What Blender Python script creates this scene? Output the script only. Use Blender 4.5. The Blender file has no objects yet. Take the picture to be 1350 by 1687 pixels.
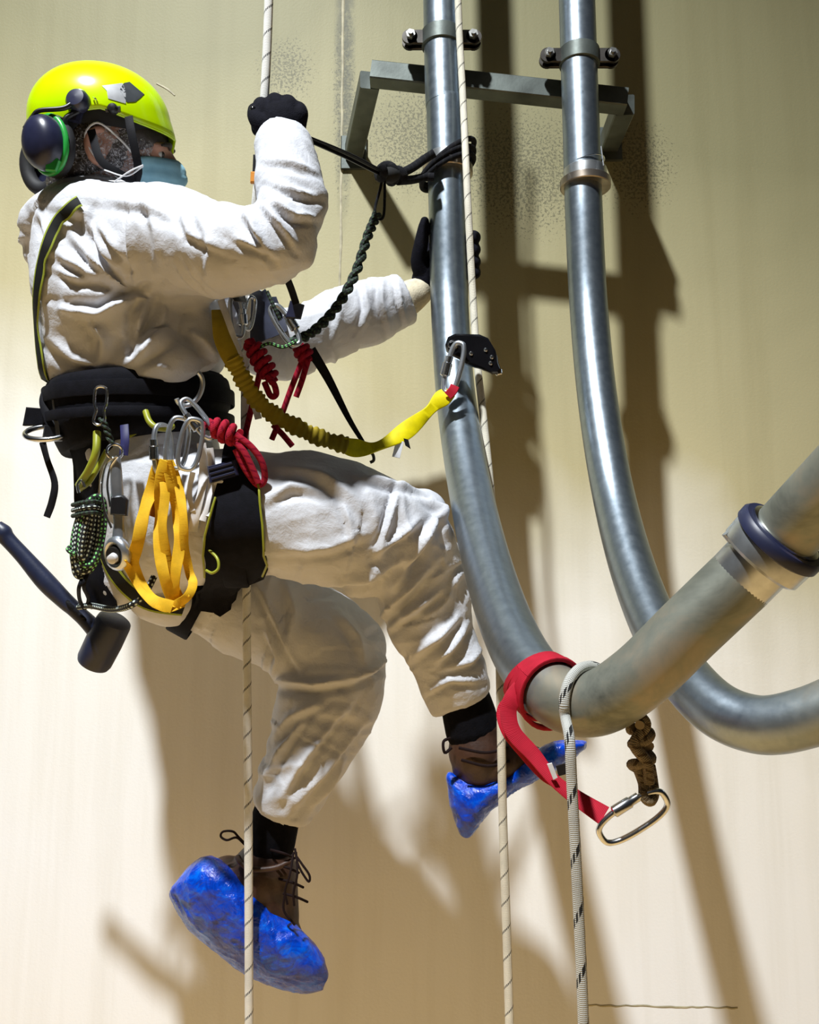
import bpy, bmesh, math, random
import numpy as np
from mathutils import Vector, Matrix
from mathutils.bvhtree import BVHTree

random.seed(7)
SC = bpy.context.scene
COL = SC.collection

# ------------------------------------------------------------------ camera
FPX = 1600.0                       # focal length in pixels of the 1350x1687 frame
PITCH = math.radians(9.0)
CAM = Vector((0.0, -2.6, 0.0))
FWD = Vector((0, math.cos(PITCH), math.sin(PITCH)))
UPV = Vector((0, -math.sin(PITCH), math.cos(PITCH)))
RGT = Vector((1, 0, 0))
cd = bpy.data.cameras.new('camera')
cd.sensor_fit = 'HORIZONTAL'
cd.sensor_width = 36.0
cd.lens = 36.0 * FPX / 1350.0
cd.clip_start = 0.05
cam = bpy.data.objects.new('camera', cd)
COL.objects.link(cam)
cam.location = CAM
cam.rotation_euler = (math.radians(90) + PITCH, 0, 0)
SC.camera = cam

# ------------------------------------------------------------------ world, flood lamp, exposure
w = bpy.data.worlds.new('sky'); SC.world = w
w.use_nodes = True
nt = w.node_tree; nt.nodes.clear()
wo = nt.nodes.new('ShaderNodeOutputWorld')
bg = nt.nodes.new('ShaderNodeBackground')
sky = nt.nodes.new('ShaderNodeTexSky')
sky.sky_type = 'NISHITA'
sky.sun_disc = False
sky.sun_elevation = math.radians(42)
sky.sun_rotation = math.radians(200)
sky.air_density = 1.0
sky.dust_density = 2.5
bg.inputs['Strength'].default_value = 0.005
nt.links.new(sky.outputs[0], bg.inputs[0])
nt.links.new(bg.outputs[0], wo.inputs[0])

sd = bpy.data.lights.new('flood_lamp', 'SPOT')
sd.energy = 2480
sd.color = (0.94, 0.98, 1.0)
sd.spot_size = math.radians(74)
sd.spot_blend = 1.0
sd.shadow_soft_size = 0.13
so = bpy.data.objects.new('flood_lamp', sd)
COL.objects.link(so)
so.location = (-1.3, -3.6, 5.0)
so.rotation_euler = (Vector((-0.1, 0.0, -1.9)) - so.location).to_track_quat('-Z', 'Y').to_euler()

vs = SC.view_settings
vs.view_transform = 'Standard'
vs.look = 'None'
vs.gamma = 1.0
vs.use_curve_mapping = False
vs.exposure = 0.0

# ------------------------------------------------------------------ helpers
def ray(px, py):
    return FWD + RGT * ((px - 675.0) / FPX) + UPV * ((843.5 - py) / FPX)
def at(px, py, d):
    return CAM + ray(px, py) * d
def at_y(px, py, y):
    r = ray(px, py)
    return CAM + r * ((y - CAM.y) / r.y)
def pix(p):
    r = Vector(p) - CAM
    d = r.dot(FWD)
    return 675 + FPX * r.dot(RGT) / d, 843.5 - FPX * r.dot(UPV) / d, d

class Fr:
    """local frame at a place in the scene: x right, y up, z towards the viewer, one unit = one pixel there"""
    def __init__(s, px, py, d, rot=0, yaw=0, tilt=0, scale=1.0, o=None):
        s.o = at(px, py, d) if o is None else o
        s.s = d / FPX * scale
        m = Matrix((RGT, UPV, -FWD)).transposed()
        s.m = m @ Matrix.Rotation(math.radians(rot), 3, 'Z') @ Matrix.Rotation(math.radians(yaw), 3, 'Y') @ Matrix.Rotation(math.radians(tilt), 3, 'X')
    def p(s, x, y, z=0.0):
        return s.o + s.m @ Vector((x, y, z)) * s.s

def smooth_path(pts, n=8, closed=False):
    P = [Vector(p) for p in pts]
    out = []
    m = len(P)
    rng = m if closed else m - 1
    for i in range(rng):
        if closed:
            a, b, c, d = P[(i - 1) % m], P[i], P[(i + 1) % m], P[(i + 2) % m]
        else:
            b, c = P[i], P[i + 1]
            a = P[i - 1] if i > 0 else b * 2 - c
            d = P[i + 2] if i + 2 < m else c * 2 - b
        for k in range(n):
            t = k / n
            out.append(0.5 * ((2 * b) + (c - a) * t + (2 * a - 5 * b + 4 * c - d) * t * t + (3 * b - a - 3 * c + d) * t ** 3))
    if not closed:
        out.append(P[-1].copy())
    return out

def smooth_vals(vals, n=8, closed=False):
    return [v.x for v in smooth_path([(x, 0, 0) for x in vals], n, closed)]

class MB:
    """collects geometry of one mesh"""
    def __init__(s):
        s.v = []; s.f = []; s.uv = []
    def add(s, verts, faces, uvs=None):
        b = len(s.v)
        s.v += [Vector(v) for v in verts]
        for i, f in enumerate(faces):
            s.f.append([b + k for k in f])
            s.uv.append(uvs[i] if uvs else [(0, 0)] * len(f))
        return s
    def tube(s, pts, rad, seg=12, n=6, closed=False, ref=None, asp=1.0, smooth=True, twist=0.0, caps=True):
        """round or oval (asp = radius along ref / radius across) tube along a smoothed path"""
        if smooth:
            if not isinstance(rad, (int, float)):
                rad = smooth_vals(rad, n, closed)
            if not isinstance(asp, (int, float)):
                asp = smooth_vals(asp, n, closed)
            P = smooth_path(pts, n, closed)
        else:
            P = [Vector(p) for p in pts]
        m = len(P)
        if isinstance(rad, (int, float)): rad = [rad] * m
        if isinstance(asp, (int, float)): asp = [asp] * m
        verts = []; L = 0; Ls = [0]
        nrm = None
        for i in range(m):
            if closed:
                t = P[(i + 1) % m] - P[(i - 1) % m]
            else:
                t = P[min(i + 1, m - 1)] - P[max(i - 1, 0)]
            if t.length < 1e-9: t = Vector((0, 0, 1))
            t.normalize()
            if ref is not None:
                rv = ref[i] if isinstance(ref, list) else Vector(ref)
                nrm = rv - t * rv.dot(t)
                if nrm.length < 1e-6: nrm = t.orthogonal()
            elif nrm is None:
                nrm = t.orthogonal()
                k = Vector((0.31, -0.9, 0.2)); k = k - t * k.dot(t)
                if k.length > 1e-3: nrm = k
            else:
                nrm = nrm - t * nrm.dot(t)
            nrm.normalize()
            bi = t.cross(nrm)
            if i: L += (P[i] - P[i - 1]).length; Ls.append(L)
            for j in range(seg):
                a = 2 * math.pi * j / seg + twist * L
                verts.append(P[i] + nrm * (math.cos(a) * rad[i] * asp[i]) + bi * (math.sin(a) * rad[i]))
        faces = []; uvs = []
        rows = m if closed else m - 1
        Ls.append(L + (P[0] - P[-1]).length)
        for i in range(rows):
            i2 = (i + 1) % m
            for j in range(seg):
                j2 = (j + 1) % seg
                faces.append([i * seg + j, i * seg + j2, i2 * seg + j2, i2 * seg + j])
                u0, u1 = j / seg, (j + 1) / seg
                uvs.append([(u0, Ls[i]), (u1, Ls[i]), (u1, Ls[i + 1]), (u0, Ls[i + 1])])
        if not closed and caps:
            faces.append(list(range(seg))[::-1]); uvs.append([(0.5, 0)] * seg)
            faces.append([(m - 1) * seg + j for j in range(seg)]); uvs.append([(0.5, L)] * seg)
        return s.add(verts, faces, uvs)
    def ribbon(s, pts, width, thick, ref, n=6, smooth=True):
        """flat strap; ref = direction its face looks to (one vector, or one per point)"""
        if smooth:
            P = smooth_path(pts, n)
            if isinstance(ref, list): ref = [v.normalized() for v in smooth_path(ref, n)]
            if not isinstance(width, (int, float)): width = smooth_vals(width, n)
        else:
            P = [Vector(p) for p in pts]
        m = len(P)
        if isinstance(width, (int, float)): width = [width] * m
        verts = []; L = 0; Ls = [0]
        for i in range(m):
            t = (P[min(i + 1, m - 1)] - P[max(i - 1, 0)]).normalized()
            rv = ref[i] if isinstance(ref, list) else Vector(ref)
            nn = rv - t * rv.dot(t)
            if nn.length < 1e-5: nn = t.orthogonal()
            nn.normalize(); bi = t.cross(nn)
            if i: L += (P[i] - P[i - 1]).length; Ls.append(L)
            h = width[i] / 2
            for (a, b) in ((-1, .5), (-.86, 1), (.86, 1), (1, .5), (1, -.5), (.86, -1), (-.86, -1), (-1, -.5)):
                verts.append(P[i] + bi * (a * h) + nn * (b * thick / 2))
        faces = []; uvs = []
        U = [0, .07, .93, 1, 1, .93, .07, 0]
        for i in range(m - 1):
            for j in range(8):
                j2 = (j + 1) % 8
                faces.append([i * 8 + j, i * 8 + j2, i * 8 + 8 + j2, i * 8 + 8 + j])
                uvs.append([(U[j], Ls[i]), (U[j2], Ls[i]), (U[j2], Ls[i + 1]), (U[j], Ls[i + 1])])
        faces.append(list(range(8))[::-1]); uvs.append([(0, 0)] * 8)
        faces.append([(m - 1) * 8 + j for j in range(8)]); uvs.append([(0, L)] * 8)
        return s.add(verts, faces, uvs)
    def prism(s, outline, fr, z0, z1, bev=0.0):
        """outline (x, y) of a frame extruded from z0 to z1 with a small bevel"""
        n = len(outline)
        cx = sum(p[0] for p in outline) / n; cy = sum(p[1] for p in outline) / n
        def ring(z, k):
            r = []
            for (x, y) in outline:
                dx, dy = x - cx, y - cy
                l = math.hypot(dx, dy) or 1
                r.append(fr.p(x - dx / l * k, y - dy / l * k, z))
            return r
        lv = [ring(z0, bev), ring(z0 + bev, 0), ring(z1 - bev, 0), ring(z1, bev)] if bev else [ring(z0, 0), ring(z1, 0)]
        verts = [v for r in lv for v in r]
        faces = []
        for i in range(len(lv) - 1):
            for j in range(n):
                j2 = (j + 1) % n
                faces.append([i * n + j, i * n + j2, (i + 1) * n + j2, (i + 1) * n + j])
        faces.append(list(range(n))[::-1]); faces.append([(len(lv) - 1) * n + j for j in range(n)])
        return s.add(verts, faces)
    def bar(s, a, b, wx, wz, up=(0, 0, 1), bev=0.003):
        """box beam from a to b, wx wide (across) and wz high (along up), bevelled along its edges"""
        a = Vector(a); b = Vector(b)
        t = (b - a).normalized(); u = Vector(up); u = (u - t * u.dot(t)).normalized(); sd_ = t.cross(u)
        hx, hz = wx / 2, wz / 2
        prof = [(-hx + bev, -hz), (hx - bev, -hz), (hx, -hz + bev), (hx, hz - bev), (hx - bev, hz), (-hx + bev, hz), (-hx, hz - bev), (-hx, -hz + bev)]
        verts = [a + sd_ * x + u * z for x, z in prof] + [b + sd_ * x + u * z for x, z in prof]
        faces = [[j, (j + 1) % 8, 8 + (j + 1) % 8, 8 + j] for j in range(8)] + [list(range(8))[::-1], list(range(8, 16))]
        return s.add(verts, faces)
    def lathe(s, prof, o, axis, seg=24, closed=False):
        """prof: (radius, distance along axis) list in metres"""
        ax = Vector(axis).normalized(); e1 = ax.orthogonal().normalized(); e2 = ax.cross(e1)
        verts = []
        for (r, h) in prof:
            for j in range(seg):
                a = 2 * math.pi * j / seg
                verts.append(Vector(o) + ax * h + (e1 * math.cos(a) + e2 * math.sin(a)) * max(r, 1e-5))
        faces = []
        m = len(prof)
        for i in range(m if closed else m - 1):
            i2 = (i + 1) % m
            for j in range(seg):
                j2 = (j + 1) % seg
                faces.append([i * seg + j, i * seg + j2, i2 * seg + j2, i2 * seg + j])
        if not closed:
            faces.append(list(range(seg))[::-1]); faces.append([(m - 1) * seg + j for j in range(seg)])
        return s.add(verts, faces)
    def ball(s, o, rx, ry=None, rz=None, m=None, seg=16, rings=10):
        ry = rx if ry is None else ry; rz = rx if rz is None else rz
        m = Matrix.Identity(3) if m is None else m
        verts = []; faces = []
        for i in range(rings + 1):
            th = math.pi * (0.02 + 0.96 * i / rings)
            for j in range(seg):
                a = 2 * math.pi * j / seg
                verts.append(Vector(o) + m @ Vector((rx * math.sin(th) * math.cos(a), ry * math.sin(th) * math.sin(a), rz * math.cos(th))))
        for i in range(rings):
            for j in range(seg):
                j2 = (j + 1) % seg
                faces.append([i * seg + j, (i + 1) * seg + j, (i + 1) * seg + j2, i * seg + j2])
        faces.append(list(range(seg))); faces.append([rings * seg + j for j in range(seg)][::-1])
        return s.add(verts, faces)
    def mesh(s, name, off=Vector((0, 0, 0)), fix=True):
        me = bpy.data.meshes.new(name)
        me.from_pydata([v - off for v in s.v], [], s.f)
        uvl = me.uv_layers.new(name='UVMap')
        k = 0
        flat = []
        for u in s.uv:
            for (a, b) in u: flat += [a, b]
        uvl.data.foreach_set('uv', flat)
        if fix:
            bm = bmesh.new(); bm.from_mesh(me)
            bmesh.ops.recalc_face_normals(bm, faces=bm.faces)
            bm.to_mesh(me); bm.free()
        return me

def shade(me, angle=40):
    me.polygons.foreach_set('use_smooth', [True] * len(me.polygons))
    try:
        me.set_sharp_from_angle(angle=math.radians(angle))
    except Exception:
        pass

def thing(name, label, cat, loc, group=None):
    o = bpy.data.objects.new(name, None)
    o.empty_display_size = 0.05
    COL.objects.link(o)
    o.location = loc
    o['label'] = label; o['category'] = cat
    if group: o['group'] = group
    return o
def wloc(o):
    return o.location.copy() if o is None or o.parent is None else o.location + wloc(o.parent)
def put(name, mb, mat, parent=None, label=None, cat=None, group=None, kind=None, smooth=40):
    """link one mesh object; geometry is given in world coordinates"""
    if parent is not None and parent.type == 'EMPTY' and parent.parent is None:
        off = wloc(parent)
    elif parent is not None:
        off = wloc(parent)
    else:
        off = sum(mb.v, Vector()) / len(mb.v)
    me = mb if isinstance(mb, bpy.types.Mesh) else mb.mesh(name, off)
    o = bpy.data.objects.new(name, me)
    COL.objects.link(o)
    if parent is not None:
        o.parent = parent
    else:
        o.location = off
    if mat is not None: me.materials.append(mat)
    if smooth: shade(me, smooth)
    if label: o['label'] = label
    if cat: o['category'] = cat
    if group: o['group'] = group
    if kind: o['kind'] = kind
    return o

# ---- numpy noise
_rs = np.random.RandomState(3)
_perm = _rs.randint(0, 2 ** 31, size=4096).astype(np.int64)
def _h(ix, iy, iz):
    a = _perm[(ix * 73 + iy * 179 + iz * 283) & 4095]
    b = _perm[(a + ix * 31 + iy * 57 + iz * 101) & 4095]
    return (b % 10007) / 10007.0 * 2 - 1
def vnoise(p):
    i = np.floor(p).astype(np.int64); f = p - i
    f = f * f * f * (f * (f * 6 - 15) + 10)
    r = 0
    for dx in (0, 1):
        for dy in (0, 1):
            for dz in (0, 1):
                wgt = (f[:, 0] if dx else 1 - f[:, 0]) * (f[:, 1] if dy else 1 - f[:, 1]) * (f[:, 2] if dz else 1 - f[:, 2])
                r = r + wgt * _h(i[:, 0] + dx, i[:, 1] + dy, i[:, 2] + dz)
    return r

def remeshed(mb, voxel, smooth_it=4, name='tmp', factor=0.5):
    """union of the closed shapes in mb as one continuous skin"""
    me = mb.mesh(name)
    o = bpy.data.objects.new(name, me)
    COL.objects.link(o)
    r = o.modifiers.new('r', 'REMESH'); r.mode = 'VOXEL'; r.voxel_size = voxel; r.adaptivity = 0
    if smooth_it:
        sm = o.modifiers.new('s', 'SMOOTH'); sm.factor = factor; sm.iterations = smooth_it
    dg = bpy.context.evaluated_depsgraph_get()
    ev = o.evaluated_get(dg)
    out = bpy.data.meshes.new_from_object(ev)
    bpy.data.objects.remove(o)
    bpy.data.meshes.remove(me)
    return out
def coords(me):
    a = np.empty(len(me.vertices) * 3); me.vertices.foreach_get('co', a)
    return a.reshape(-1, 3)
def normals(me):
    a = np.empty(len(me.vertices) * 3); me.vertices.foreach_get('normal', a)
    return a.reshape(-1, 3)
def set_coords(me, c, off=None):
    if off is not None: c = c - np.array(off)
    me.vertices.foreach_set('co', np.ascontiguousarray(c).ravel()); me.update()
def shift(me, off):
    set_coords(me, coords(me), off)
CAMN = np.array(CAM); FN = np.array(FWD); UN = np.array(UPV); RN = np.array(RGT)
def npix(c):
    r = c - CAMN; d = r @ FN
    return 675 + FPX * (r @ RN) / d, 843.5 - FPX * (r @ UN) / d, d

# ------------------------------------------------------------------ materials
def nodes_of(name):
    m = bpy.data.materials.new(name); m.use_nodes = True
    t = m.node_tree
    return m, t, t.nodes['Principled BSDF']
def N(t, kind, **kw):
    n = t.nodes.new('ShaderNode' + kind)
    for k, v in kw.items():
        if k.startswith('i_'):
            n.inputs[k[2:].replace('_', ' ')].default_value = v
        else:
            setattr(n, k, v)
    return n
def ramp(t, fac, stops):
    r = N(t, 'ValToRGB')
    e = r.color_ramp.elements
    while len(e) < len(stops): e.new(0.5)
    for el, (p, c) in zip(e, stops):
        el.position = p; el.color = (*c, 1) if len(c) == 3 else c
    t.links.new(fac, r.inputs[0])
    return r.outputs[0]
def math_(t, op, a, b=None):
    n = N(t, 'Math', operation=op)
    for k, v in enumerate((a, b)):
        if v is None: continue
        if isinstance(v, (int, float)): n.inputs[k].default_value = v
        else: t.links.new(v, n.inputs[k])
    return n.outputs[0]
def mix(t, fac, a, b, blend='MIX'):
    n = N(t, 'Mix', data_type='RGBA', blend_type=blend)
    for sock, v in ((n.inputs[0], fac), (n.inputs[6], a), (n.inputs[7], b)):
        if isinstance(v, tuple): sock.default_value = (*v, 1)
        elif isinstance(v, (int, float)): sock.default_value = v
        else: t.links.new(v, sock)
    return n.outputs[2]
def noise(t, scale, detail=3, rough=0.5, dist=0.0, vec=None):
    n = N(t, 'TexNoise'); n.inputs['Scale'].default_value = scale; n.inputs['Detail'].default_value = detail
    n.inputs['Roughness'].default_value = rough; n.inputs['Distortion'].default_value = dist
    if vec is not None: t.links.new(vec, n.inputs['Vector'])
    else:
        tc = N(t, 'TexCoord'); t.links.new(tc.outputs['Object'], n.inputs['Vector'])
    return n.outputs['Fac']
def bump(t, bs, h, strength=0.3, dist=0.01):
    b = N(t, 'Bump'); b.inputs['Strength'].default_value = strength; b.inputs['Distance'].default_value = dist
    t.links.new(h, b.inputs['Height']); t.links.new(b.outputs[0], bs.inputs['Normal'])
def simple(name, col, rough=0.5, metal=0.0, var=0.15, vscale=40, bmp=0.0, bscale=200, spec=0.5):
    m, t, b = nodes_of(name)
    f = noise(t, vscale, 4)
    dark = tuple(c * (1 - var) for c in col); lite = tuple(min(1, c * (1 + var)) for c in col)
    t.links.new(ramp(t, f, [(0.3, dark), (0.7, lite)]), b.inputs['Base Color'])
    b.inputs['Roughness'].default_value = rough; b.inputs['Metallic'].default_value = metal
    b.inputs['Specular IOR Level'].default_value = spec
    if bmp:
        bump(t, b, noise(t, bscale, 3), bmp, 0.002)
    return m
def uvsep(t):
    tc = N(t, 'TexCoord'); s = N(t, 'SeparateXYZ'); t.links.new(tc.outputs['UV'], s.inputs[0])
    return s.outputs[0], s.outputs[1]
def rope_mat(name, base, fleck, pitch, width=0.10, weave=260.0, dots=120.0, starts=1.0, bmp=0.5):
    """sheathed rope: a thin coloured yarn winds round it once per pitch"""
    m, t, b = nodes_of(name)
    u, v = uvsep(t)
    hel = math_(t, 'FRACT', math_(t, 'ADD', math_(t, 'MULTIPLY', u, starts), math_(t, 'DIVIDE', v, pitch)))
    line = math_(t, 'LESS_THAN', hel, width)
    dot = math_(t, 'GREATER_THAN', math_(t, 'SINE', math_(t, 'MULTIPLY', u, dots)), -0.35)
    fac = math_(t, 'MULTIPLY', line, dot)
    wv = math_(t, 'MULTIPLY', math_(t, 'SINE', math_(t, 'ADD', math_(t, 'MULTIPLY', u, 75.4), math_(t, 'MULTIPLY', v, weave * 6.28))),
               math_(t, 'SINE', math_(t, 'SUBTRACT', math_(t, 'MULTIPLY', u, 75.4), math_(t, 'MULTIPLY', v, weave * 6.28))))
    basec = ramp(t, noise(t, 25, 4), [(0.25, tuple(c * 0.78 for c in base)), (0.7, base)])
    t.links.new(mix(t, fac, basec, fleck), b.inputs['Base Color'])
    b.inputs['Roughness'].default_value = 0.85
    b.inputs['Specular IOR Level'].default_value = 0.2
    bump(t, b, wv, bmp, 0.0008)
    return m
def cord_mat(name, base, dotc, nu=6, pitch=0.008, thr=0.35):
    """braided cord with rows of coloured flecks"""
    m, t, b = nodes_of(name)
    u, v = uvsep(t)
    a1 = math_(t, 'SINE', math_(t, 'ADD', math_(t, 'MULTIPLY', u, 6.2832 * nu / 2), math_(t, 'MULTIPLY', v, 6.2832 / pitch / 2)))
    a2 = math_(t, 'SINE', math_(t, 'SUBTRACT', math_(t, 'MULTIPLY', u, 6.2832 * nu / 2), math_(t, 'MULTIPLY', v, 6.2832 / pitch / 2)))
    pr = math_(t, 'MULTIPLY', a1, a2)
    fac = math_(t, 'GREATER_THAN', pr, thr)
    t.links.new(mix(t, fac, base, dotc), b.inputs['Base Color'])
    b.inputs['Roughness'].default_value = 0.8
    bump(t, b, pr, 0.5, 0.001)
    return m
def webbing(name, col, rough=0.7, rib=500.0, edge=None):
    m, t, b = nodes_of(name)
    u, v = uvsep(t)
    rb = math_(t, 'SINE', math_(t, 'MULTIPLY', v, rib * 6.28))
    c = ramp(t, noise(t, 60, 3), [(0.3, tuple(x * 0.8 for x in col)), (0.7, col)])
    if edge:
        e = math_(t, 'GREATER_THAN', math_(t, 'ABSOLUTE', math_(t, 'SUBTRACT', u, 0.5)), 0.36)
        c = mix(t, e, c, edge)
    t.links.new(c, b.inputs['Base Color'])
    b.inputs['Roughness'].default_value = rough
    b.inputs['Specular IOR Level'].default_value = 0.2
    bump(t, b, rb, 0.25, 0.0006)
    return m

M = {}
# wall: cream painted steel plate, yellower and darker upwards and to the right, mould specks near the bracket
def wall_mat():
    m, t, b = nodes_of('cream_painted_plate')
    tc = N(t, 'TexCoord'); sp = N(t, 'SeparateXYZ'); t.links.new(tc.outputs['Object'], sp.inputs[0])
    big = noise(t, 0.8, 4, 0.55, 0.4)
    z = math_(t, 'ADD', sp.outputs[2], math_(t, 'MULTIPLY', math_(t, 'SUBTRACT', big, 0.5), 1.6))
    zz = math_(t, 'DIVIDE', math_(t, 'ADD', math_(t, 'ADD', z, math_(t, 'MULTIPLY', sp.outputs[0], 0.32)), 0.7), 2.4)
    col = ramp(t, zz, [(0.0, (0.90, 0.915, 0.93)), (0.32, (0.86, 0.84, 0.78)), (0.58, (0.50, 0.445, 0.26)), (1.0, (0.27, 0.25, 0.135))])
    # vertical weather streaks
    mp = N(t, 'Mapping'); mp.inputs['Scale'].default_value = (7, 7, 0.35); t.links.new(tc.outputs['Object'], mp.inputs[0])
    st = noise(t, 1.6, 5, 0.6, 0.2, mp.outputs[0])
    col = mix(t, 1.0, col, ramp(t, st, [(0.25, (0.90, 0.89, 0.86)), (0.55, (1, 1, 1))]), 'MULTIPLY')
    # mould specks in patches of their own around the bracket feet and the plate joint
    def patch(x, zc, rx, rz):
        dx = math_(t, 'DIVIDE', math_(t, 'SUBTRACT', sp.outputs[0], x), rx)
        dz = math_(t, 'DIVIDE', math_(t, 'SUBTRACT', sp.outputs[2], zc), rz)
        r = math_(t, 'ADD', math_(t, 'MULTIPLY', dx, dx), math_(t, 'MULTIPLY', dz, dz))
        return math_(t, 'SUBTRACT', 1.0, math_(t, 'MINIMUM', r, 1.0))
    msk = None
    for a in ((0.02, 1.50, 0.24, 0.26), (-0.19, 1.62, 0.05, 0.5), (0.34, 1.40, 0.35, 0.30), (0.66, 1.42, 0.16, 0.22), (-0.36, 1.72, 0.13, 0.16)):
        k = patch(*a)
        msk = k if msk is None else math_(t, 'MAXIMUM', msk, k)
    sk = noise(t, 130, 4, 0.75)
    thr = math_(t, 'SUBTRACT', 0.72, math_(t, 'MULTIPLY', msk, 0.225))
    fac = math_(t, 'MULTIPLY', math_(t, 'GREATER_THAN', sk, thr), math_(t, 'GREATER_THAN', msk, 0.01))
    col = mix(t, math_(t, 'MULTIPLY', fac, 0.7), col, (0.09, 0.085, 0.05))
    joint = patch(-0.19, 1.80, 0.034, 0.62)
    jn = noise(t, 22, 5, 0.7)
    col = mix(t, math_(t, 'MULTIPLY', math_(t, 'MULTIPLY', joint, 0.85), ramp(t, jn, [(0.36, (0, 0, 0)), (0.52, (1, 1, 1))])), col, (0.10, 0.10, 0.07))
    # a few thin scratches
    sc = noise(t, 5, 6, 0.75, 1.5)
    col = mix(t, math_(t, 'MULTIPLY', math_(t, 'GREATER_THAN', sc, 0.74), 0.35), col, (0.2, 0.17, 0.12))
    t.links.new(col, b.inputs['Base Color'])
    b.inputs['Roughness'].default_value = 0.55
    b.inputs['Specular IOR Level'].default_value = 0.3
    bump(t, b, math_(t, 'ADD', noise(t, 140, 3, 0.6), math_(t, 'MULTIPLY', noise(t, 3, 2), 3.0)), 0.12, 0.004)
    return m
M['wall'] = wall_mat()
M['seam'] = simple('seam_bead_paint', (0.40, 0.36, 0.24), 0.6, var=0.3, vscale=30)
M['ground'] = simple('dry_clay_ground', (0.84, 0.54, 0.22), 0.9, var=0.2, vscale=3, bmp=0.5, bscale=30)

def pipe_mat(name, l0, l1):
    """galvanised tube; dull scuffed oxide film on the stretch l0..l1 of its length"""
    m, t, b = nodes_of(name)
    u, v = uvsep(t)
    n1 = noise(t, 9, 5, 0.65, 0.6)
    n2 = noise(t, 60, 4, 0.6)
    st = math_(t, 'DIVIDE', math_(t, 'SUBTRACT', math_(t, 'ADD', v, math_(t, 'MULTIPLY', n1, 0.12)), l0), max(l1 - l0, 1e-3))
    cl = N(t, 'Clamp'); t.links.new(st, cl.inputs[0]); st = cl.outputs[0]
    clean = ramp(t, n2, [(0.3, (0.25, 0.30, 0.35)), (0.7, (0.32, 0.37, 0.42))])
    dull = ramp(t, n1, [(0.32, (0.13, 0.14, 0.12)), (0.5, (0.24, 0.25, 0.21)), (0.68, (0.34, 0.30, 0.23))])
    t.links.new(mix(t, st, clean, dull), b.inputs['Base Color'])
    t.links.new(ramp(t, st, [(0, (0.92,) * 3), (1, (0.62,) * 3)]), b.inputs['Metallic'])
    t.links.new(math_(t, 'ADD', math_(t, 'ADD', 0.31, math_(t, 'MULTIPLY', st, 0.16)), math_(t, 'MULTIPLY', n2, 0.10)), b.inputs['Roughness'])
    bump(t, b, n2, 0.03, 0.002)
    return m
M['galv_dark'] = simple('galvanised_bracket_steel', (0.085, 0.098, 0.09), 0.5, 0.55, 0.35, 14, 0.1, 120)
M['galv'] = simple('galvanised_coupling', (0.55, 0.57, 0.58), 0.30, 0.9, 0.25, 30)
M['rust'] = simple('tarnished_clamp_steel', (0.06, 0.055, 0.05), 0.4, 0.8, 0.4, 25)
M['brassy'] = simple('tarnished_coupling_steel', (0.34, 0.29, 0.24), 0.28, 0.9, 0.4, 18)
M['bolt'] = simple('zinc_bolt', (0.5, 0.5, 0.48), 0.3, 1.0, 0.2, 60)
M['gasket'] = simple('navy_rubber_gasket', (0.012, 0.016, 0.05), 0.45)
M['steel'] = simple('polished_steel', (0.68, 0.70, 0.73), 0.2, 1.0, 0.12, 40)
M['alu'] = simple('satin_aluminium', (0.62, 0.66, 0.72), 0.32, 0.9, 0.12, 40)
M['rope_white'] = rope_mat('white_kernmantle_rope', (0.86, 0.85, 0.80), (0.02, 0.02, 0.03), 0.046, 0.11, starts=-1.0)
M['rope_cream'] = rope_mat('cream_kernmantle_rope', (0.78, 0.74, 0.62), (0.03, 0.03, 0.03), 0.05, 0.09, starts=-1.0)
M['rope_grey'] = rope_mat('grey_white_rope', (0.62, 0.62, 0.58), (0.03, 0.03, 0.03), 0.075, 0.16, 200, 60, -1.0, 0.9)
M['rope_brown'] = rope_mat('weathered_brown_rope', (0.30, 0.23, 0.14), (0.12, 0.08, 0.04), 0.012, 0.3, 200, 20, 2.0, 0.9)
M['rope_red'] = rope_mat('red_dynamic_rope', (0.42, 0.012, 0.035), (0.22, 0.0, 0.02), 0.014, 0.3, 240, 20, 2.0, 0.6)
M['rope_black'] = rope_mat('black_tape', (0.006, 0.006, 0.009), (0.02, 0.02, 0.02), 0.02, 0.2)
M['cord_green'] = cord_mat('black_green_fleck_cord', (0.01, 0.013, 0.012), (0.25, 0.75, 0.22), 5, 0.0085, 0.40)
M['cord_white'] = cord_mat('black_white_fleck_cord', (0.01, 0.012, 0.016), (0.65, 0.75, 0.68), 5, 0.0085, 0.42)
M['cord_dark'] = cord_mat('black_dim_fleck_cord', (0.006, 0.008, 0.008), (0.035, 0.08, 0.04), 6, 0.008, 0.35)
M['web_black'] = webbing('black_webbing', (0.005, 0.005, 0.008))
M['web_blackgreen'] = webbing('black_webbing_lime_edge', (0.012, 0.013, 0.012), edge=(0.30, 0.36, 0.04))
M['web_red'] = webbing('red_webbing', (0.46, 0.010, 0.03))
M['web_yellow'] = webbing('yellow_webbing', (0.86, 0.50, 0.02))
M['web_lemon'] = webbing('lemon_webbing', (0.78, 0.66, 0.0), 0.55)
M['web_ochre'] = webbing('ochre_elastic_webbing', (0.42, 0.31, 0.02), 0.7)
M['belt'] = simple('black_padded_belt', (0.004, 0.004, 0.007), 0.85, 0, 0.4, 60, 0.3, 500, 0.15)
M['olive'] = simple('olive_plastic_tube', (0.28, 0.30, 0.02), 0.4)
M['black_plastic'] = simple('black_plastic', (0.010, 0.010, 0.012), 0.35)
M['black_gloss'] = simple('black_anodised', (0.008, 0.008, 0.010), 0.16, 0.2)
M['navy_plastic'] = simple('navy_plastic', (0.016, 0.018, 0.045), 0.32)
M['mallet'] = simple('navy_rubber_mallet', (0.012, 0.018, 0.050), 0.42, 0, 0.2, 30, 0.15, 160)
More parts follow.
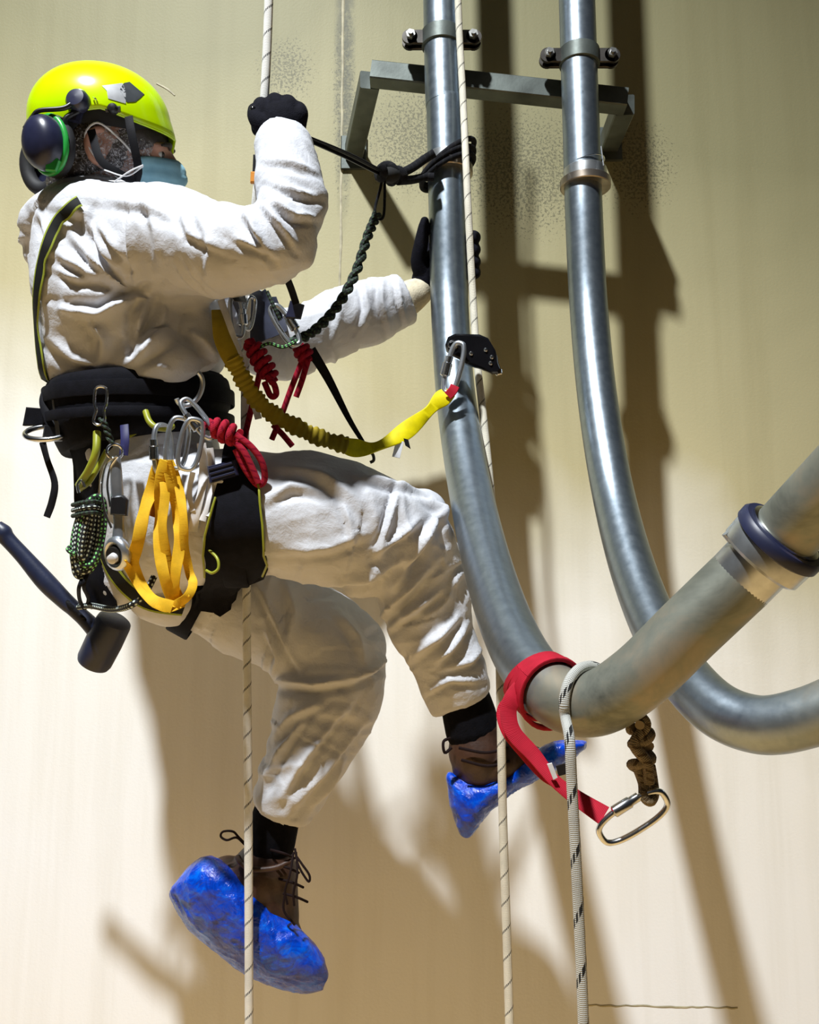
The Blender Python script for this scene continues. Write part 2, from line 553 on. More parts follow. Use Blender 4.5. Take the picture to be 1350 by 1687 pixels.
M['white_tape'] = simple('white_sleeve', (0.78, 0.78, 0.80), 0.5)
M['glove'] = simple('black_knit_glove', (0.005, 0.005, 0.009), 0.9, 0, 0.3, 90, 0.6, 420, 0.12)
M['skin'] = simple('skin', (0.52, 0.27, 0.19), 0.5, 0, 0.14, 30, 0.15, 300)
M['cuff'] = simple('cream_knit_cuff', (0.62, 0.55, 0.40), 0.85, 0, 0.15, 60, 0.5, 300)
M['sock'] = simple('black_sock', (0.004, 0.004, 0.006), 0.95, 0, 0.3, 60, 0.6, 350, 0.1)
M['leather'] = simple('brown_boot_leather', (0.040, 0.016, 0.008), 0.5, 0, 0.45, 25, 0.3, 150)
M['lace'] = simple('dark_boot_lace', (0.010, 0.004, 0.004), 0.8, spec=0.15)
M['hair'] = simple('grey_brown_hair', (0.045, 0.035, 0.030), 0.6, 0, 0.4, 40, 0.5, 300)
M['helmet'] = simple('lime_yellow_helmet_shell', (0.56, 0.84, 0.0), 0.22, 0, 0.05, 8)
M['liner'] = simple('black_helmet_liner', (0.010, 0.010, 0.013), 0.7)
M['green_plastic'] = simple('green_plastic', (0.02, 0.32, 0.05), 0.35)
M['silver_sticker'] = simple('silver_reflective_sticker', (0.75, 0.77, 0.80), 0.3, 0.5, 0.1, 60)
M['dark_visor'] = simple('dark_grey_sticker', (0.10, 0.11, 0.12), 0.22, 0.4)
def mask_mat():
    m, t, b = nodes_of('pale_blue_mask_cloth')
    t.links.new(ramp(t, noise(t, 30, 3), [(0.3, (0.30, 0.60, 0.76)), (0.7, (0.40, 0.72, 0.86))]), b.inputs['Base Color'])
    b.inputs['Roughness'].default_value = 0.65
    bump(t, b, noise(t, 70, 4), 0.3, 0.003)
    return m
M['mask'] = mask_mat()
def net_mat():
    m, t, b = nodes_of('clear_hair_net')
    n = noise(t, 95, 5, 0.7, 2.0)
    t.links.new(ramp(t, n, [(0.40, (0.10, 0.10, 0.13)), (0.52, (0.45, 0.43, 0.46)), (0.62, (0.85, 0.85, 0.88))]), b.inputs['Base Color'])
    t.links.new(ramp(t, n, [(0.42, (0.10,) * 3), (0.66, (0.75,) * 3)]), b.inputs['Alpha'])
    b.inputs['Roughness'].default_value = 0.25
    bump(t, b, n, 0.5, 0.003)
    return m
M['net'] = net_mat()
def suit_mat():
    m, t, b = nodes_of('white_nonwoven_coverall')
    t.links.new(ramp(t, noise(t, 14, 4), [(0.3, (0.55, 0.56, 0.60)), (0.7, (0.60, 0.61, 0.65))]), b.inputs['Base Color'])
    b.inputs['Roughness'].default_value = 0.62
    b.inputs['Specular IOR Level'].default_value = 0.35
    b.inputs['Subsurface Weight'].default_value = 0.0
    h = math_(t, 'ADD', noise(t, 34, 5, 0.62, 0.8), math_(t, 'MULTIPLY', noise(t, 150, 3, 0.6), 0.35))
    bump(t, b, h, 0.38, 0.006)
    return m
M['suit'] = suit_mat()
def cover_mat():
    m, t, b = nodes_of('blue_film_shoe_cover')
    n = noise(t, 26, 5, 0.65, 1.2)
    t.links.new(ramp(t, n, [(0.3, (0.0, 0.018, 0.26)), (0.52, (0.0, 0.06, 0.60)), (0.72, (0.0, 0.16, 0.88))]), b.inputs['Base Color'])
    b.inputs['Roughness'].default_value = 0.2
    bump(t, b, noise(t, 32, 5, 0.6, 1.8), 0.6, 0.008)
    return m
M['cover'] = cover_mat()
# ------------------------------------------------------------------ the setting
mb = MB()
nx, nz = 24, 24
X0, X1, Z0, Z1 = -6.0, 6.0, -1.5, 6.5
verts = [(X0 + (X1 - X0) * i / nx, 0.0, Z0 + (Z1 - Z0) * j / nz) for j in range(nz + 1) for i in range(nx + 1)]
verts += [(x, 0.03, z) for (x, _, z) in verts]
K = (nx + 1) * (nz + 1)
faces = [[j * (nx + 1) + i, j * (nx + 1) + i + 1, (j + 1) * (nx + 1) + i + 1, (j + 1) * (nx + 1) + i] for j in range(nz) for i in range(nx)]
faces += [[K + v for v in f][::-1] for f in list(faces)]
mb.v = [Vector(v) for v in verts]; mb.f = faces; mb.uv = [[(0, 0)] * 4 for _ in faces]
me = mb.mesh('wall_back', fix=False)
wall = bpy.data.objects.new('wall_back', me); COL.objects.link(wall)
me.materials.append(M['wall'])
wall['kind'] = 'structure'; wall['label'] = 'cream painted steel plate wall, yellower and darker towards the top and right, mould-speckled near the bracket'
def seam(name, a, b, r):
    m_ = MB()
    k = 30
    pts = [a.lerp(b, i / k) + Vector((random.uniform(-1, 1), 0, random.uniform(-1, 1))) * 0.0015 for i in range(k + 1)]
    m_.tube(pts, [r * random.uniform(0.8, 1.2) for _ in pts], 8, 2, ref=(0, 1, 0), asp=0.35)
    return put(name, m_, M['seam'], wall)
s1 = at_y(566, 0, 0.0); s2 = at_y(543, 560, 0.0)
seam('weld_seam', Vector((s1.x, 0, 2.6)), Vector((s1.x, 0, 0.9)), 0.004)
hz = at_y(1090, 1656, 0.0)
seam('weld_seam', Vector((hz.x - 0.19, 0, hz.z)), Vector((hz.x + 0.19, 0, hz.z - 0.006)), 0.0025)
sc = [at_y(258, 137, -0.001), at_y(275, 146, -0.001), at_y(288, 157, -0.001)]
m_ = MB(); m_.ribbon(sc, [0.004, 0.005, 0.003], 0.002, (0, -1, 0)); put('paint_flake', m_, M['seam'], wall)

mb = MB()
mb.add([(-14, -16, -1.5), (14, -16, -1.5), (14, 0.03, -1.5), (-14, 0.03, -1.5), (-14, -16, -1.6), (14, -16, -1.6), (14, 0.03, -1.6), (-14, 0.03, -1.6)],
       [[0, 1, 2, 3], [7, 6, 5, 4], [0, 4, 5, 1], [1, 5, 6, 2], [2, 6, 7, 3], [3, 7, 4, 0]])
fl = put('floor', mb, M['ground'], kind='structure', label='dry clay ground at the foot of the wall', smooth=0)

# ------------------------------------------------------------------ pipes
PR = 0.0445
YP = -0.42
def pipe_line(top, bend):
    pts = [at_y(x, y, YP) for x, y in top] + [at(*b) for b in bend]
    pts[0] = pts[1] + Vector(((pts[1] - pts[2]).x * 4, 0, 2.4))
    return pts
p1_top = [(723, -260), (727, 0), (733, 180), (737, 340), (741, 500)]
p1_bend = [(751, 650, 2.19), (774, 800, 1.98), (806, 940, 1.74), (850, 1062, 1.53), (908, 1140, 1.40), (975, 1160, 1.335), (1050, 1118, 1.30), (1140, 1032, 1.275), (1222, 954, 1.255)]
P1 = pipe_line(p1_top, p1_bend)
p2_top = [(943, -260), (951, 0), (957, 180), (962, 340), (970, 500)]
p2_bend = [(984, 650, 2.20), (1008, 800, 2.08), (1044, 940, 1.90), (1096, 1064, 1.72), (1165, 1155, 1.57), (1245, 1193, 1.49), (1330, 1182, 1.44), (1430, 1140, 1.40), (1600, 1060, 1.36)]
P2 = pipe_line(p2_top, p2_bend)
def plen(P, n=10):
    S = smooth_path(P, n)
    return S
def add_pipe(name, label, P, stain, extra=None):
    t = thing(name, label, 'pipe', P[0])
    m_ = MB(); m_.tube(P, PR, 48, 14)
    put('tube', m_, stain, t, smooth=60)
    return t
S1 = smooth_path(P1, 14)
L1 = [0]
for a, b in zip(S1[:-1], S1[1:]): L1.append(L1[-1] + (b - a).length)
S2 = smooth_path(P2, 14)
L2 = [0]
for a, b in zip(S2[:-1], S2[1:]): L2.append(L2[-1] + (b - a).length)
ia = 14 * 9          # sample at point index 9 of P1 (bottom of the bend)
pipe_a = add_pipe('steel_pipe', 'galvanised steel pipe nearest the climber, bent towards the viewer with an end coupling', P1, pipe_mat('galvanised_pipe_scuffed', L1[ia] + 0.02, L1[ia] + 0.10))
pipe_b = add_pipe('steel_pipe', 'galvanised steel pipe farther right, curving behind the other pipe and out of frame', P2, pipe_mat('galvanised_pipe', L2[14 * 10] + 0.05, L2[14 * 10] + 0.25))

# grooved couplings on the vertical runs
def ring_prof(r0, r1, h, b=0.002):
    return [(r0, -h), (r1 - b, -h), (r1, -h + b), (r1, h - b), (r1 - b, h), (r0, h)]
def coupling(parent, px, py, mat, big=1.0):
    o = at_y(px, py, YP)
    ax = Vector((0, 0, 1))
    m_ = MB()
    m_.lathe(ring_prof(PR - 0.004, PR + 0.016 * big, 0.010), o, ax, 40)
    put('coupling_flange', m_, mat, parent)
    m_ = MB(); m_.lathe(ring_prof(PR - 0.004, PR + 0.007, 0.014), o + ax * 0.024, ax, 40)
    put('coupling_collar', m_, M['galv'], parent)
    return o, ax
coupling(pipe_a, 738, 282, M['brassy'])
o, ax = coupling(pipe_b, 965, 304, M['brassy'])
# wire tie above the second coupling
m_ = MB(); wpts = [o + ax * (0.05 + 0.012 * math.cos(a)) + Vector((math.cos(a), math.sin(a), 0)) * (PR + 0.002) for a in np.linspace(0, 6.283, 25)[:-1]]
m_.tube(wpts, 0.0016, 6, 2, closed=True)
m_.tube([wpts[18] + Vector((0.03, -0.004, 0.02)), wpts[18] + Vector((0.034, -0.006, -0.03))], 0.0016, 6, 2)
put('wire_tie', m_, M['steel'], pipe_b)

# end coupling of the first pipe and the straight length beyond it
e0 = at(1222, 954, 1.255); e1 = at(1268, 905, 1.235)
dirn = (at(1290, 884, 1.228) - e0).normalized()
m_ = MB(); m_.tube([e0 - dirn * 0.004, e0 + dirn * 0.03, e0 + dirn * 0.065], PR, 48, 4); put('tube_end', m_, M['galv'], pipe_a)
oc = e0 + dirn * 0.052
m_ = MB(); m_.lathe([(PR - 0.002, -0.02), (PR + 0.008, -0.02), (PR + 0.012, -0.016), (PR + 0.013, 0.012), (PR + 0.010, 0.017), (PR - 0.002, 0.017)], oc, dirn, 48)
put('coupling_collar', m_, M['galv'], pipe_a)
dir2 = (at(1420, 742, 1.13) - at(1296, 872, 1.215)).normalized()
axm = (dirn + dir2).normalized()
m_ = MB(); m_.lathe([(PR - 0.01, 0.010), (PR + 0.010, 0.010), (PR + 0.016, 0.014), (PR + 0.016, 0.024), (PR + 0.012, 0.029), (PR + 0.004, 0.029), (PR + 0.002, 0.024), (PR - 0.01, 0.024)], oc, axm, 48)
put('gasket_ring', m_, M['gasket'], pipe_a)
m_ = MB(); m_.lathe([(PR - 0.008, 0.022), (PR + 0.003, 0.022), (PR + 0.004, 0.032), (PR - 0.001, 0.034), (PR - 0.008, 0.034)], oc, axm, 48)
put('lip_ring', m_, M['steel'], pipe_a)
m_ = MB()
q0 = oc + axm * 0.012
m_.tube([q0, q0 + dir2 * 0.1, q0 + dir2 * 0.3, q0 + dir2 * 0.5], PR - 0.002, 48, 6)
put('tube_extension', m_, pipe_mat('galvanised_pipe_extension', -0.2, -0.1), pipe_a)
m_ = MB()
for k in range(10):
    a = k * 0.55 + 2.6
    e1_ = dirn.orthogonal().normalized(); e2_ = dirn.cross(e1_)
m_.prism([(-16, -10), (16, -10), (18, 8), (-12, 12)], Fr(1208, 880, 1.24, 50), -6, 8, 2)
put('coupling_latch', m_, M['galv'], pipe_a)

# ------------------------------------------------------------------ wall bracket
ZB = at_y(820, 130, YP + 0.075).z
YB = YP + 0.075
BW = 0.05
xl = at_y(612, 110, YB).x; xr = at_y(1031, 150, YB).x
zl = at_y(614, 112, YB - BW / 2).z; zr = at_y(1030, 158, YB - BW / 2).z
br = thing('wall_bracket', 'weathered galvanised square-tube bracket carrying both pipes on the wall', 'bracket', (xl, 0, zl))
A = Vector((xl, YB, zl)); B = Vector((xr, YB, zr))
m_ = MB(); m_.bar(A, B, BW, BW); put('front_bar', m_, M['galv_dark'], br, smooth=30)
fl_ = at_y(583, 250, -0.012); fr_ = at_y(1004, 236, -0.012)
for (q, f) in ((A, fl_), (B, fr_)):
    m_ = MB(); d = (Vector(f) - q).normalized()
    m_.bar(q + d * 0.024, Vector(f), BW, BW); put('side_arm', m_, M['galv_dark'], br, smooth=30)
    m_ = MB(); g = Vector(f); m_.bar(Vector((g.x, -0.006, g.z - 0.05)), Vector((g.x, -0.006, g.z + 0.05)), 0.075, 0.012, up=(0, 1, 0)); put('foot_plate', m_, M['galv_dark'], br, smooth=30)

# pipe clamps: band, two bolted ears, standing tab to the bracket bar
def clamp(px, py, label):
    o = at_y(px, py, YP)
    t = thing('pipe_clamp', label, 'clamp', o)
    ax = Vector((0, 0, 1))
    m_ = MB(); m_.lathe(ring_prof(PR, PR + 0.005, 0.021), o, ax, 40); put('band', m_, M['galv_dark'], t)
    for s in (-1, 1):
        c = o + Vector((s * (PR + 0.026), 0.0, 0))
        m_ = MB()
        for yy in (-0.011, 0.011):
            m_.bar(o + Vector((s * (PR - 0.002), yy, 0)), c + Vector((s * 0.012, yy, 0)), 0.008, 0.038, bev=0.002)
            m_.lathe([(0.019, -0.004), (0.019, 0.004)], c + Vector((s * 0.008, yy, 0)), (0, 1, 0), 20)
        put('ear', m_, M['rust'], t)
        m_ = MB(); m_.lathe([(0.012, -0.028), (0.012, -0.017)], c + Vector((s * 0.006, 0, 0)), (0, 1, 0), 6)
        m_.lathe([(0.006, -0.034), (0.006, 0.032)], c + Vector((s * 0.006, 0, 0)), (0, 1, 0), 12)
        put('bolt', m_, M['bolt'], t, smooth=30)
    m_ = MB(); m_.bar(o + Vector((0, PR + 0.004, 0.015)), Vector((o.x, YB, o.z - 0.085)), 0.04, 0.012, up=(0, 1, 0)); put('stand_off_tab', m_, M['galv_dark'], t)
clamp(728, 66, 'dark steel pipe clamp with bolted ears on the nearer pipe')
clamp(955, 96, 'dark steel pipe clamp with bolted ears on the farther right pipe')
# ------------------------------------------------------------------ the climber
def limb(mb, rows, seg=28, n=6, asp=1.0, ends=(0, -1)):
    """rows: px, py, depth, radius in pixels"""
    pts = [at(r[0], r[1], r[2]) for r in rows]
    rad = [r[3] * r[2] / FPX for r in rows]
    a = [r[4] if len(r) > 4 else asp for r in rows]
    mb.tube(pts, rad, seg, n, ref=FWD, asp=a)
    for i in ends:
        mb.ball(pts[i], rad[i] * 0.98, rad[i] * 0.98, rad[i] * 0.98)

TORSO = [(190, 322, 2.03, 62, 1.2), (188, 360, 2.03, 112, 1.45), (196, 425, 2.03, 134, 1.28), (212, 500, 2.03, 148, 1.15),
         (220, 565, 2.03, 150, 1.08), (226, 612, 2.03, 144, 1.04), (232, 655, 2.03, 118, 1.1), (250, 740, 2.03, 110, 1.2),
         (262, 830, 2.03, 108, 1.25), (268, 910, 2.03, 98, 1.25), (272, 965, 2.03, 66, 1.2)]
ARM_R = [(212, 392, 1.92, 84), (275, 398, 1.84, 92), (345, 412, 1.76, 76), (415, 410, 1.70, 69), (466, 388, 1.68, 64), (480, 330, 1.71, 56), (475, 282, 1.75, 50), (469, 232, 1.80, 42)]
ARM_L = [(300, 440, 2.16, 80), (372, 520, 2.22, 68), (436, 562, 2.26, 58), (500, 553, 2.29, 56), (570, 530, 2.31, 52), (625, 508, 2.33, 50), (670, 490, 2.34, 40)]
LEG_R = [(275, 850, 1.98, 112), (370, 846, 1.93, 112), (470, 848, 1.90, 106), (575, 868, 1.90, 104), (655, 885, 1.92, 90), (688, 940, 1.94, 80), (704, 1010, 1.95, 76), (730, 1080, 1.95, 66), (764, 1154, 1.95, 51)]
LEG_L = [(320, 930, 2.12, 96), (400, 985, 2.12, 88), (482, 1032, 2.10, 84), (548, 1078, 2.08, 86), (545, 1140, 2.06, 84), (520, 1212, 2.05, 76), (490, 1280, 2.04, 62), (464, 1332, 2.04, 52)]
HOOD = [(62, 412, 2.03, 24), (72, 372, 2.02, 36), (110, 345, 1.96, 36), (170, 330, 1.90, 30), (240, 336, 1.92, 28), (292, 352, 1.97, 26)]

person = thing('person', 'person in white hooded coverall, blue mask and black gloves hanging in a harness', 'person', at(270, 1000, 2.03))
OFF = person.location.copy()

suit = MB()
for rows in (TORSO, ARM_R, ARM_L, LEG_R, LEG_L, HOOD):
    limb(suit, rows, 32, ends=(0, -1) if rows in (TORSO, HOOD) else (0,))
# far half of the hood collar and far shoulder
limb(suit, [(62, 412, 2.05, 24), (78, 365, 2.10, 36), (130, 345, 2.18, 34), (210, 350, 2.18, 30), (290, 362, 2.05, 26)], 24)
limb(suit, [(215, 400, 2.05, 90), (300, 440, 2.16, 80)], 24)
# loose cloth: blouse over the belt, seat, slack under the sleeve, baggy knees and hems
for (x, y, d, rx, ry, rz) in [(140, 585, 1.93, 62, 55, 50), (250, 592, 1.88, 90, 44, 50), (330, 560, 1.92, 45, 60, 45), (110, 450, 1.95, 45, 60, 45),
                              (205, 905, 1.98, 48, 95, 60), (235, 800, 1.90, 70, 90, 50), (300, 475, 1.88, 70, 34, 45), (500, 395, 1.69, 34, 55, 40),
                              (690, 850, 1.93, 52, 50, 50), (600, 940, 1.92, 60, 50, 50), (480, 1090, 2.09, 40, 40, 40), (600, 1075, 2.08, 38, 46, 42)]:
    k = d / FPX
    suit.ball(at(x, y, d), rx * k, rz * k, ry * k)
sm = remeshed(suit, 0.0052, 8)

c = coords(sm); nn = normals(sm)
px_, py_, dd_ = npix(c)
view = (CAMN - c); view /= np.linalg.norm(view, axis=1)[:, None]
front = np.clip((nn * view).sum(1) * 2.5 + 0.2, 0, 1)
disp = np.zeros(len(c))
# broad slack, then crumple
disp += 0.010 * vnoise(c * 7.0) + 0.006 * vnoise(c * 15.0 + 9.1)
def limb_fields(rows):
    P = np.array([at(r[0], r[1], r[2])[:] for r in rows]); best = np.full(len(c), 1e9); tdir = np.zeros((len(c), 3)); par = np.zeros(len(c)); cum = 0
    for a, b in zip(P[:-1], P[1:]):
        ab = b - a; L = np.linalg.norm(ab); t = np.clip(((c - a) @ ab) / (L * L), 0, 1)
        dist = np.linalg.norm(c - (a + t[:, None] * ab), axis=1)
        k = dist < best
        best[k] = dist[k]; tdir[k] = ab / L; par[k] = cum + t[k] * L
        cum += L
    return best, tdir, par
def ridged(x):
    return 1.0 - 2.0 * np.abs(x)
# cloth buckles across the limbs: noise squeezed along each limb's own direction
allb = []
for rows, fq in ((ARM_R, 34), (ARM_L, 36), (LEG_R, 24), (LEG_L, 24), (TORSO, 15)):
    allb.append(limb_fields(rows) + (fq,))
near = np.argmin(np.array([b[0] for b in allb]), axis=0)
for k, (bd, td, par, fq) in enumerate(allb):
    s = near == k
    if not s.any(): continue
    along = par[s]
    cc = c[s]
    warp = vnoise(cc * 5.0 + k * 17) * 0.055 + vnoise(cc * 11 + k * 5) * 0.018
    q = cc * 4.5
    q = q - td[s] * ((q * td[s]).sum(1))[:, None] + td[s] * ((along + warp) * fq)[:, None]
    amp = 0.0052 if k < 4 else 0.0060
    msk = np.clip(0.55 + 0.9 * vnoise(cc * 6.0 + 40 + k), 0.05, 1.3)
    disp[s] += amp * msk * ridged(vnoise(q))
disp += 0.0010 * ridged(vnoise(c * 34.0 + vnoise(c * 12.0)[:, None] * 1.5))
# individual folds (ridge lines, placed on the side they show on)
FOLDS = [
 # back of the torso, running into the armpit
 ([(150, 368), (176, 404), (196, 432)], 7, 9), ([(170, 374), (196, 402), (214, 424)], 6, 9), ([(122, 390), (158, 432), (202, 466)], 8, 11),
 ([(102, 420), (150, 448), (196, 470)], 8, 10), ([(106, 446), (130, 458), (156, 462)], 7, 8), ([(250, 482), (205, 498), (164, 518), (108, 510)], 8, 11),
 ([(240, 494), (228, 520), (226, 560)], 8, 11), ([(270, 498), (262, 530), (240, 560)], 8, 9), ([(214, 596), (248, 572), (284, 546)], 9, 12),
 ([(84, 560), (120, 590), (160, 604)], 9, 9), ([(300, 540), (335, 560), (360, 590)], 8, 9), ([(150, 520), (170, 560), (165, 600)], 9, 9),
 ([(180, 330), (230, 336), (290, 360)], 8, 6), ([(100, 340), (140, 352), (150, 400)], 8, 7), ([(60, 350), (80, 390), (84, 430)], 7, 7),
 # sleeve
 ([(212, 345), (216, 400), (226, 468)], 4, 5), ([(330, 360), (350, 400), (345, 450)], 7, 5), ([(404, 352), (424, 385), (452, 420)], 6, 9), ([(392, 392), (418, 404), (444, 416)], 6, 7),
 ([(438, 340), (466, 372), (488, 402)], 6, 9), ([(452, 330), (490, 352), (524, 356)], 6, 8), ([(446, 300), (486, 312), (522, 322)], 5, 6), ([(450, 268), (480, 272), (514, 282)], 5, 6),
 ([(300, 350), (318, 388), (370, 412)], 6, 5), ([(240, 330), (260, 380), (262, 430)], 8, 5),
 # far sleeve
 ([(600, 470), (606, 510), (596, 540)], 5, 7), ([(630, 462), (628, 500), (640, 540)], 5, 7), ([(585, 480), (560, 510), (552, 560)], 6, 6), ([(655, 462), (660, 500), (668, 530)], 4, 6),
 # raised thigh and knee
 ([(626, 906), (655, 886), (688, 858)], 7, 11), ([(648, 968), (690, 906), (726, 842)], 8, 12), ([(530, 964), (600, 950), (672, 920)], 8, 11), ([(620, 1022), (660, 985), (704, 938)], 8, 11),
 ([(646, 1030), (690, 1000), (728, 972)], 7, 9), ([(682, 1080), (720, 1052), (758, 1014)], 7, 9), ([(720, 1090), (742, 1070), (770, 1030)], 6, 8), ([(700, 820), (726, 840), (740, 880)], 6, 8),
 ([(566, 830), (576, 860), (580, 892)], 5, 5), ([(654, 812), (640, 860), (623, 906)], 5, 8), ([(444, 820), (478, 800), (520, 806)], 8, 7), ([(460, 762), (540, 790), (590, 830)], 9, 6),
 ([(600, 790), (640, 800), (690, 806)], 6, 7), ([(470, 905), (540, 900), (600, 880)], 9, 6), ([(740, 1100), (770, 1090), (790, 1070)], 5, 6), ([(706, 1140), (740, 1120), (780, 1120)], 5, 6),
 # lowered leg
 ([(424, 966), (460, 1030), (494, 1098)], 5, 9), ([(462, 1122), (520, 1128), (584, 1116)], 8, 13), ([(580, 1118), (612, 1104), (642, 1084)], 7, 11), ([(436, 1296), (462, 1236), (500, 1180)], 6, 8),
 ([(466, 1308), (510, 1240), (568, 1170)], 7, 9), ([(490, 1322), (546, 1256), (606, 1186)], 7, 9), ([(446, 1216), (480, 1180), (520, 1160)], 7, 8), ([(470, 960), (486, 1010), (480, 1060)], 7, 7), ([(560, 1010), (590, 1050), (600, 1090)], 8, 6),
 ([(442, 1040), (462, 1080), (452, 1110)], 6, 8), ([(516, 1330), (545, 1290), (575, 1240)], 5, 7),
]
for poly, wd, amp in FOLDS:
    best = np.full(len(c), 1e9); tt = np.zeros(len(c)); sgn = np.zeros(len(c))
    nseg = len(poly) - 1
    for i, (a, b) in enumerate(zip(poly[:-1], poly[1:])):
        ax_, ay_ = a; bx_, by_ = b
        ex, ey = bx_ - ax_, by_ - ay_; L = math.hypot(ex, ey)
        t = np.clip(((px_ - ax_) * ex + (py_ - ay_) * ey) / (L * L), 0, 1)
        d2 = np.hypot(px_ - ax_ - t * ex, py_ - ay_ - t * ey)
        k = d2 < best
        best[k] = d2[k]; tt[k] = (i + t[k]) / nseg
        sgn[k] = ((px_ - ax_) * ey - (py_ - ay_) * ex)[k] / L
    taper = np.sin(np.pi * np.clip(tt * 0.8 + 0.1, 0, 1))
    prof = np.exp(-(best / wd) ** 1.5) - 0.7 * np.exp(-((sgn + 1.7 * wd) / (wd * 0.9)) ** 2) * (best < 4 * wd)
    mx, my = poly[nseg // 2]
    # only the near side surface of the limb the fold lies on
    disp += front * taper * prof * amp * 0.0017
c2 = c + nn * disp[:, None]
set_coords(sm, c2)
SUIT_BVH = BVHTree.FromPolygons([Vector(v) for v in c2], [tuple(p.vertices) for p in sm.polygons])
set_coords(sm, c2, OFF)
sm.name = 'coverall'
coverall = bpy.data.objects.new('coverall', sm); COL.objects.link(coverall); coverall.parent = person
sm.materials.clear(); sm.materials.append(M['suit']); shade(sm, 180)
coverall['label'] = 'crumpled white disposable coverall'

def surf(px, py, off=0.004, fallback=None):
    """point of the coverall seen at a pixel, lifted off the cloth"""
    d = ray(px, py).normalized()
    loc, nrm, idx, dist = SUIT_BVH.ray_cast(CAM, d)
    if loc is None:
        loc, nrm, idx, dist = SUIT_BVH.find_nearest(at(px, py, fallback or 2.0))
        if fallback: return at(px, py, fallback), -FWD
    if nrm.dot(d) > 0: nrm = -nrm
    return loc + nrm * off, nrm

# ---- body: head, neck, trunk and limbs as one skin
HF = Fr(192, 246, 1.99, rot=-4, yaw=8, tilt=10)      # head frame, x = towards the face
body = MB()
def shrink(rows, k, cut=0):
    return [(r[0], r[1], r[2], r[3] * k) + tuple(r[4:]) for r in rows]
for rows, k in ((TORSO, 0.72), (ARM_R, 0.55), (ARM_L, 0.5), (LEG_R, 0.6), (LEG_L, 0.6)):
    limb(body, shrink(rows, k), 20)
limb(body, [(762, 1142, 1.95, 30), (772, 1190, 1.95, 28), (780, 1235, 1.95, 28)], 16)
limb(body, [(464, 1322, 2.04, 32), (452, 1360, 2.04, 28), (440, 1410, 2.04, 28)], 16)
limb(body, [(655, 495, 2.34, 22), (690, 478, 2.35, 19), (708, 462, 2.36, 18)], 14)
limb(body, [(468, 250, 1.79, 24), (464, 222, 1.80, 24)], 14)
hm = HF.m; hs = HF.s
body.ball(HF.p(-12, 22, 0), 88 * hs, 76 * hs, 70 * hs, hm @ Matrix.Identity(3), 24, 16)    # skull
body.ball(HF.p(38, -20, 0), 48 * hs, 66 * hs, 52 * hs, hm, 20, 14)      # face
body.ball(HF.p(52, -62, 0), 34 * hs, 28 * hs, 36 * hs, hm, 16, 12)      # jaw and chin
body.ball(HF.p(66, 8, 0), 22 * hs, 12 * hs, 44 * hs, hm, 16, 10)        # brow
body.tube([HF.p(84, 0, 0), HF.p(96, -20, 0), HF.p(100, -34, 0), HF.p(86, -38, 0)], [8 * hs, 10 * hs, 13 * hs, 10 * hs], 12, 4)   # nose
body.ball(HF.p(82, -58, 0), 9 * hs, 6 * hs, 20 * hs, hm, 12, 8)         # lips
body.tube([HF.p(-5, -30, 0), HF.p(-15, -80, 0), HF.p(-20, -130, 0)], [50 * hs, 50 * hs, 58 * hs], 20, 4)   # neck
for s in (-1, 1):                                                        # ears: rim and lobe
    ez = s * 66
    body.tube([HF.p(-6, -38, ez), HF.p(-24, -28, ez + s * 10), HF.p(-30, 0, ez + s * 15), HF.p(-14, 16, ez + s * 12), HF.p(2, 6, ez + s * 6)], [7 * hs, 7 * hs, 7 * hs, 6 * hs, 5 * hs], 10, 4)
    body.ball(HF.p(-12, -10, ez + s * 3), 14 * hs, 22 * hs, 7 * hs, hm, 12, 8)
bmesh_ = remeshed(body, 0.0055, 2)
shift(bmesh_, OFF); bmesh_.name = 'body'
bo = bpy.data.objects.new('body', bmesh_); COL.objects.link(bo); bo.parent = person
bmesh_.materials.clear(); bmesh_.materials.append(M['skin']); shade(bmesh_, 180)
# eyes and brows
for s in (-1, 1):
    m_ = MB(); m_.ball(HF.p(72, -4, s * 26), 8 * hs, 7 * hs, 8 * hs, hm, 14, 10); put('eye', m_, simple('eye_white', (0.7, 0.68, 0.64), 0.25), person)
    m_ = MB(); m_.ball(HF.p(77, -4, s * 27), 4.5 * hs, 5 * hs, 5 * hs, hm, 10, 8); put('iris', m_, M['hair'], person)
    m_ = MB(); m_.tube([HF.p(86, 8, s * 10), HF.p(88, 12, s * 26), HF.p(78, 8, s * 44)], [3 * hs, 4 * hs, 2 * hs], 8, 4); put('eyebrow', m_, M['hair'], person)
# hair under the net: nape, temple and sideburn
m_ = MB()
m_.ball(HF.p(-22, 14, 0), 86 * hs, 80 * hs, 72 * hs, hm, 24, 16)
m_.ball(HF.p(-62, -40, 0), 44 * hs, 50 * hs, 62 * hs, hm, 20, 12)
m_.ball(HF.p(22, 18, 0), 60 * hs, 40 * hs, 68 * hs, hm, 20, 12)
hme = remeshed(m_, 0.005, 2)
hc = coords(hme); hn = normals(hme)
hc = hc + hn * (0.002 * vnoise(hc * np.array([60, 60, 160])))[:, None]
set_coords(hme, hc, OFF); hme.name = 'hair'
ho = bpy.data.objects.new('hair', hme); COL.objects.link(ho); ho.parent = person; hme.materials.clear(); hme.materials.append(M['hair']); shade(hme, 180)
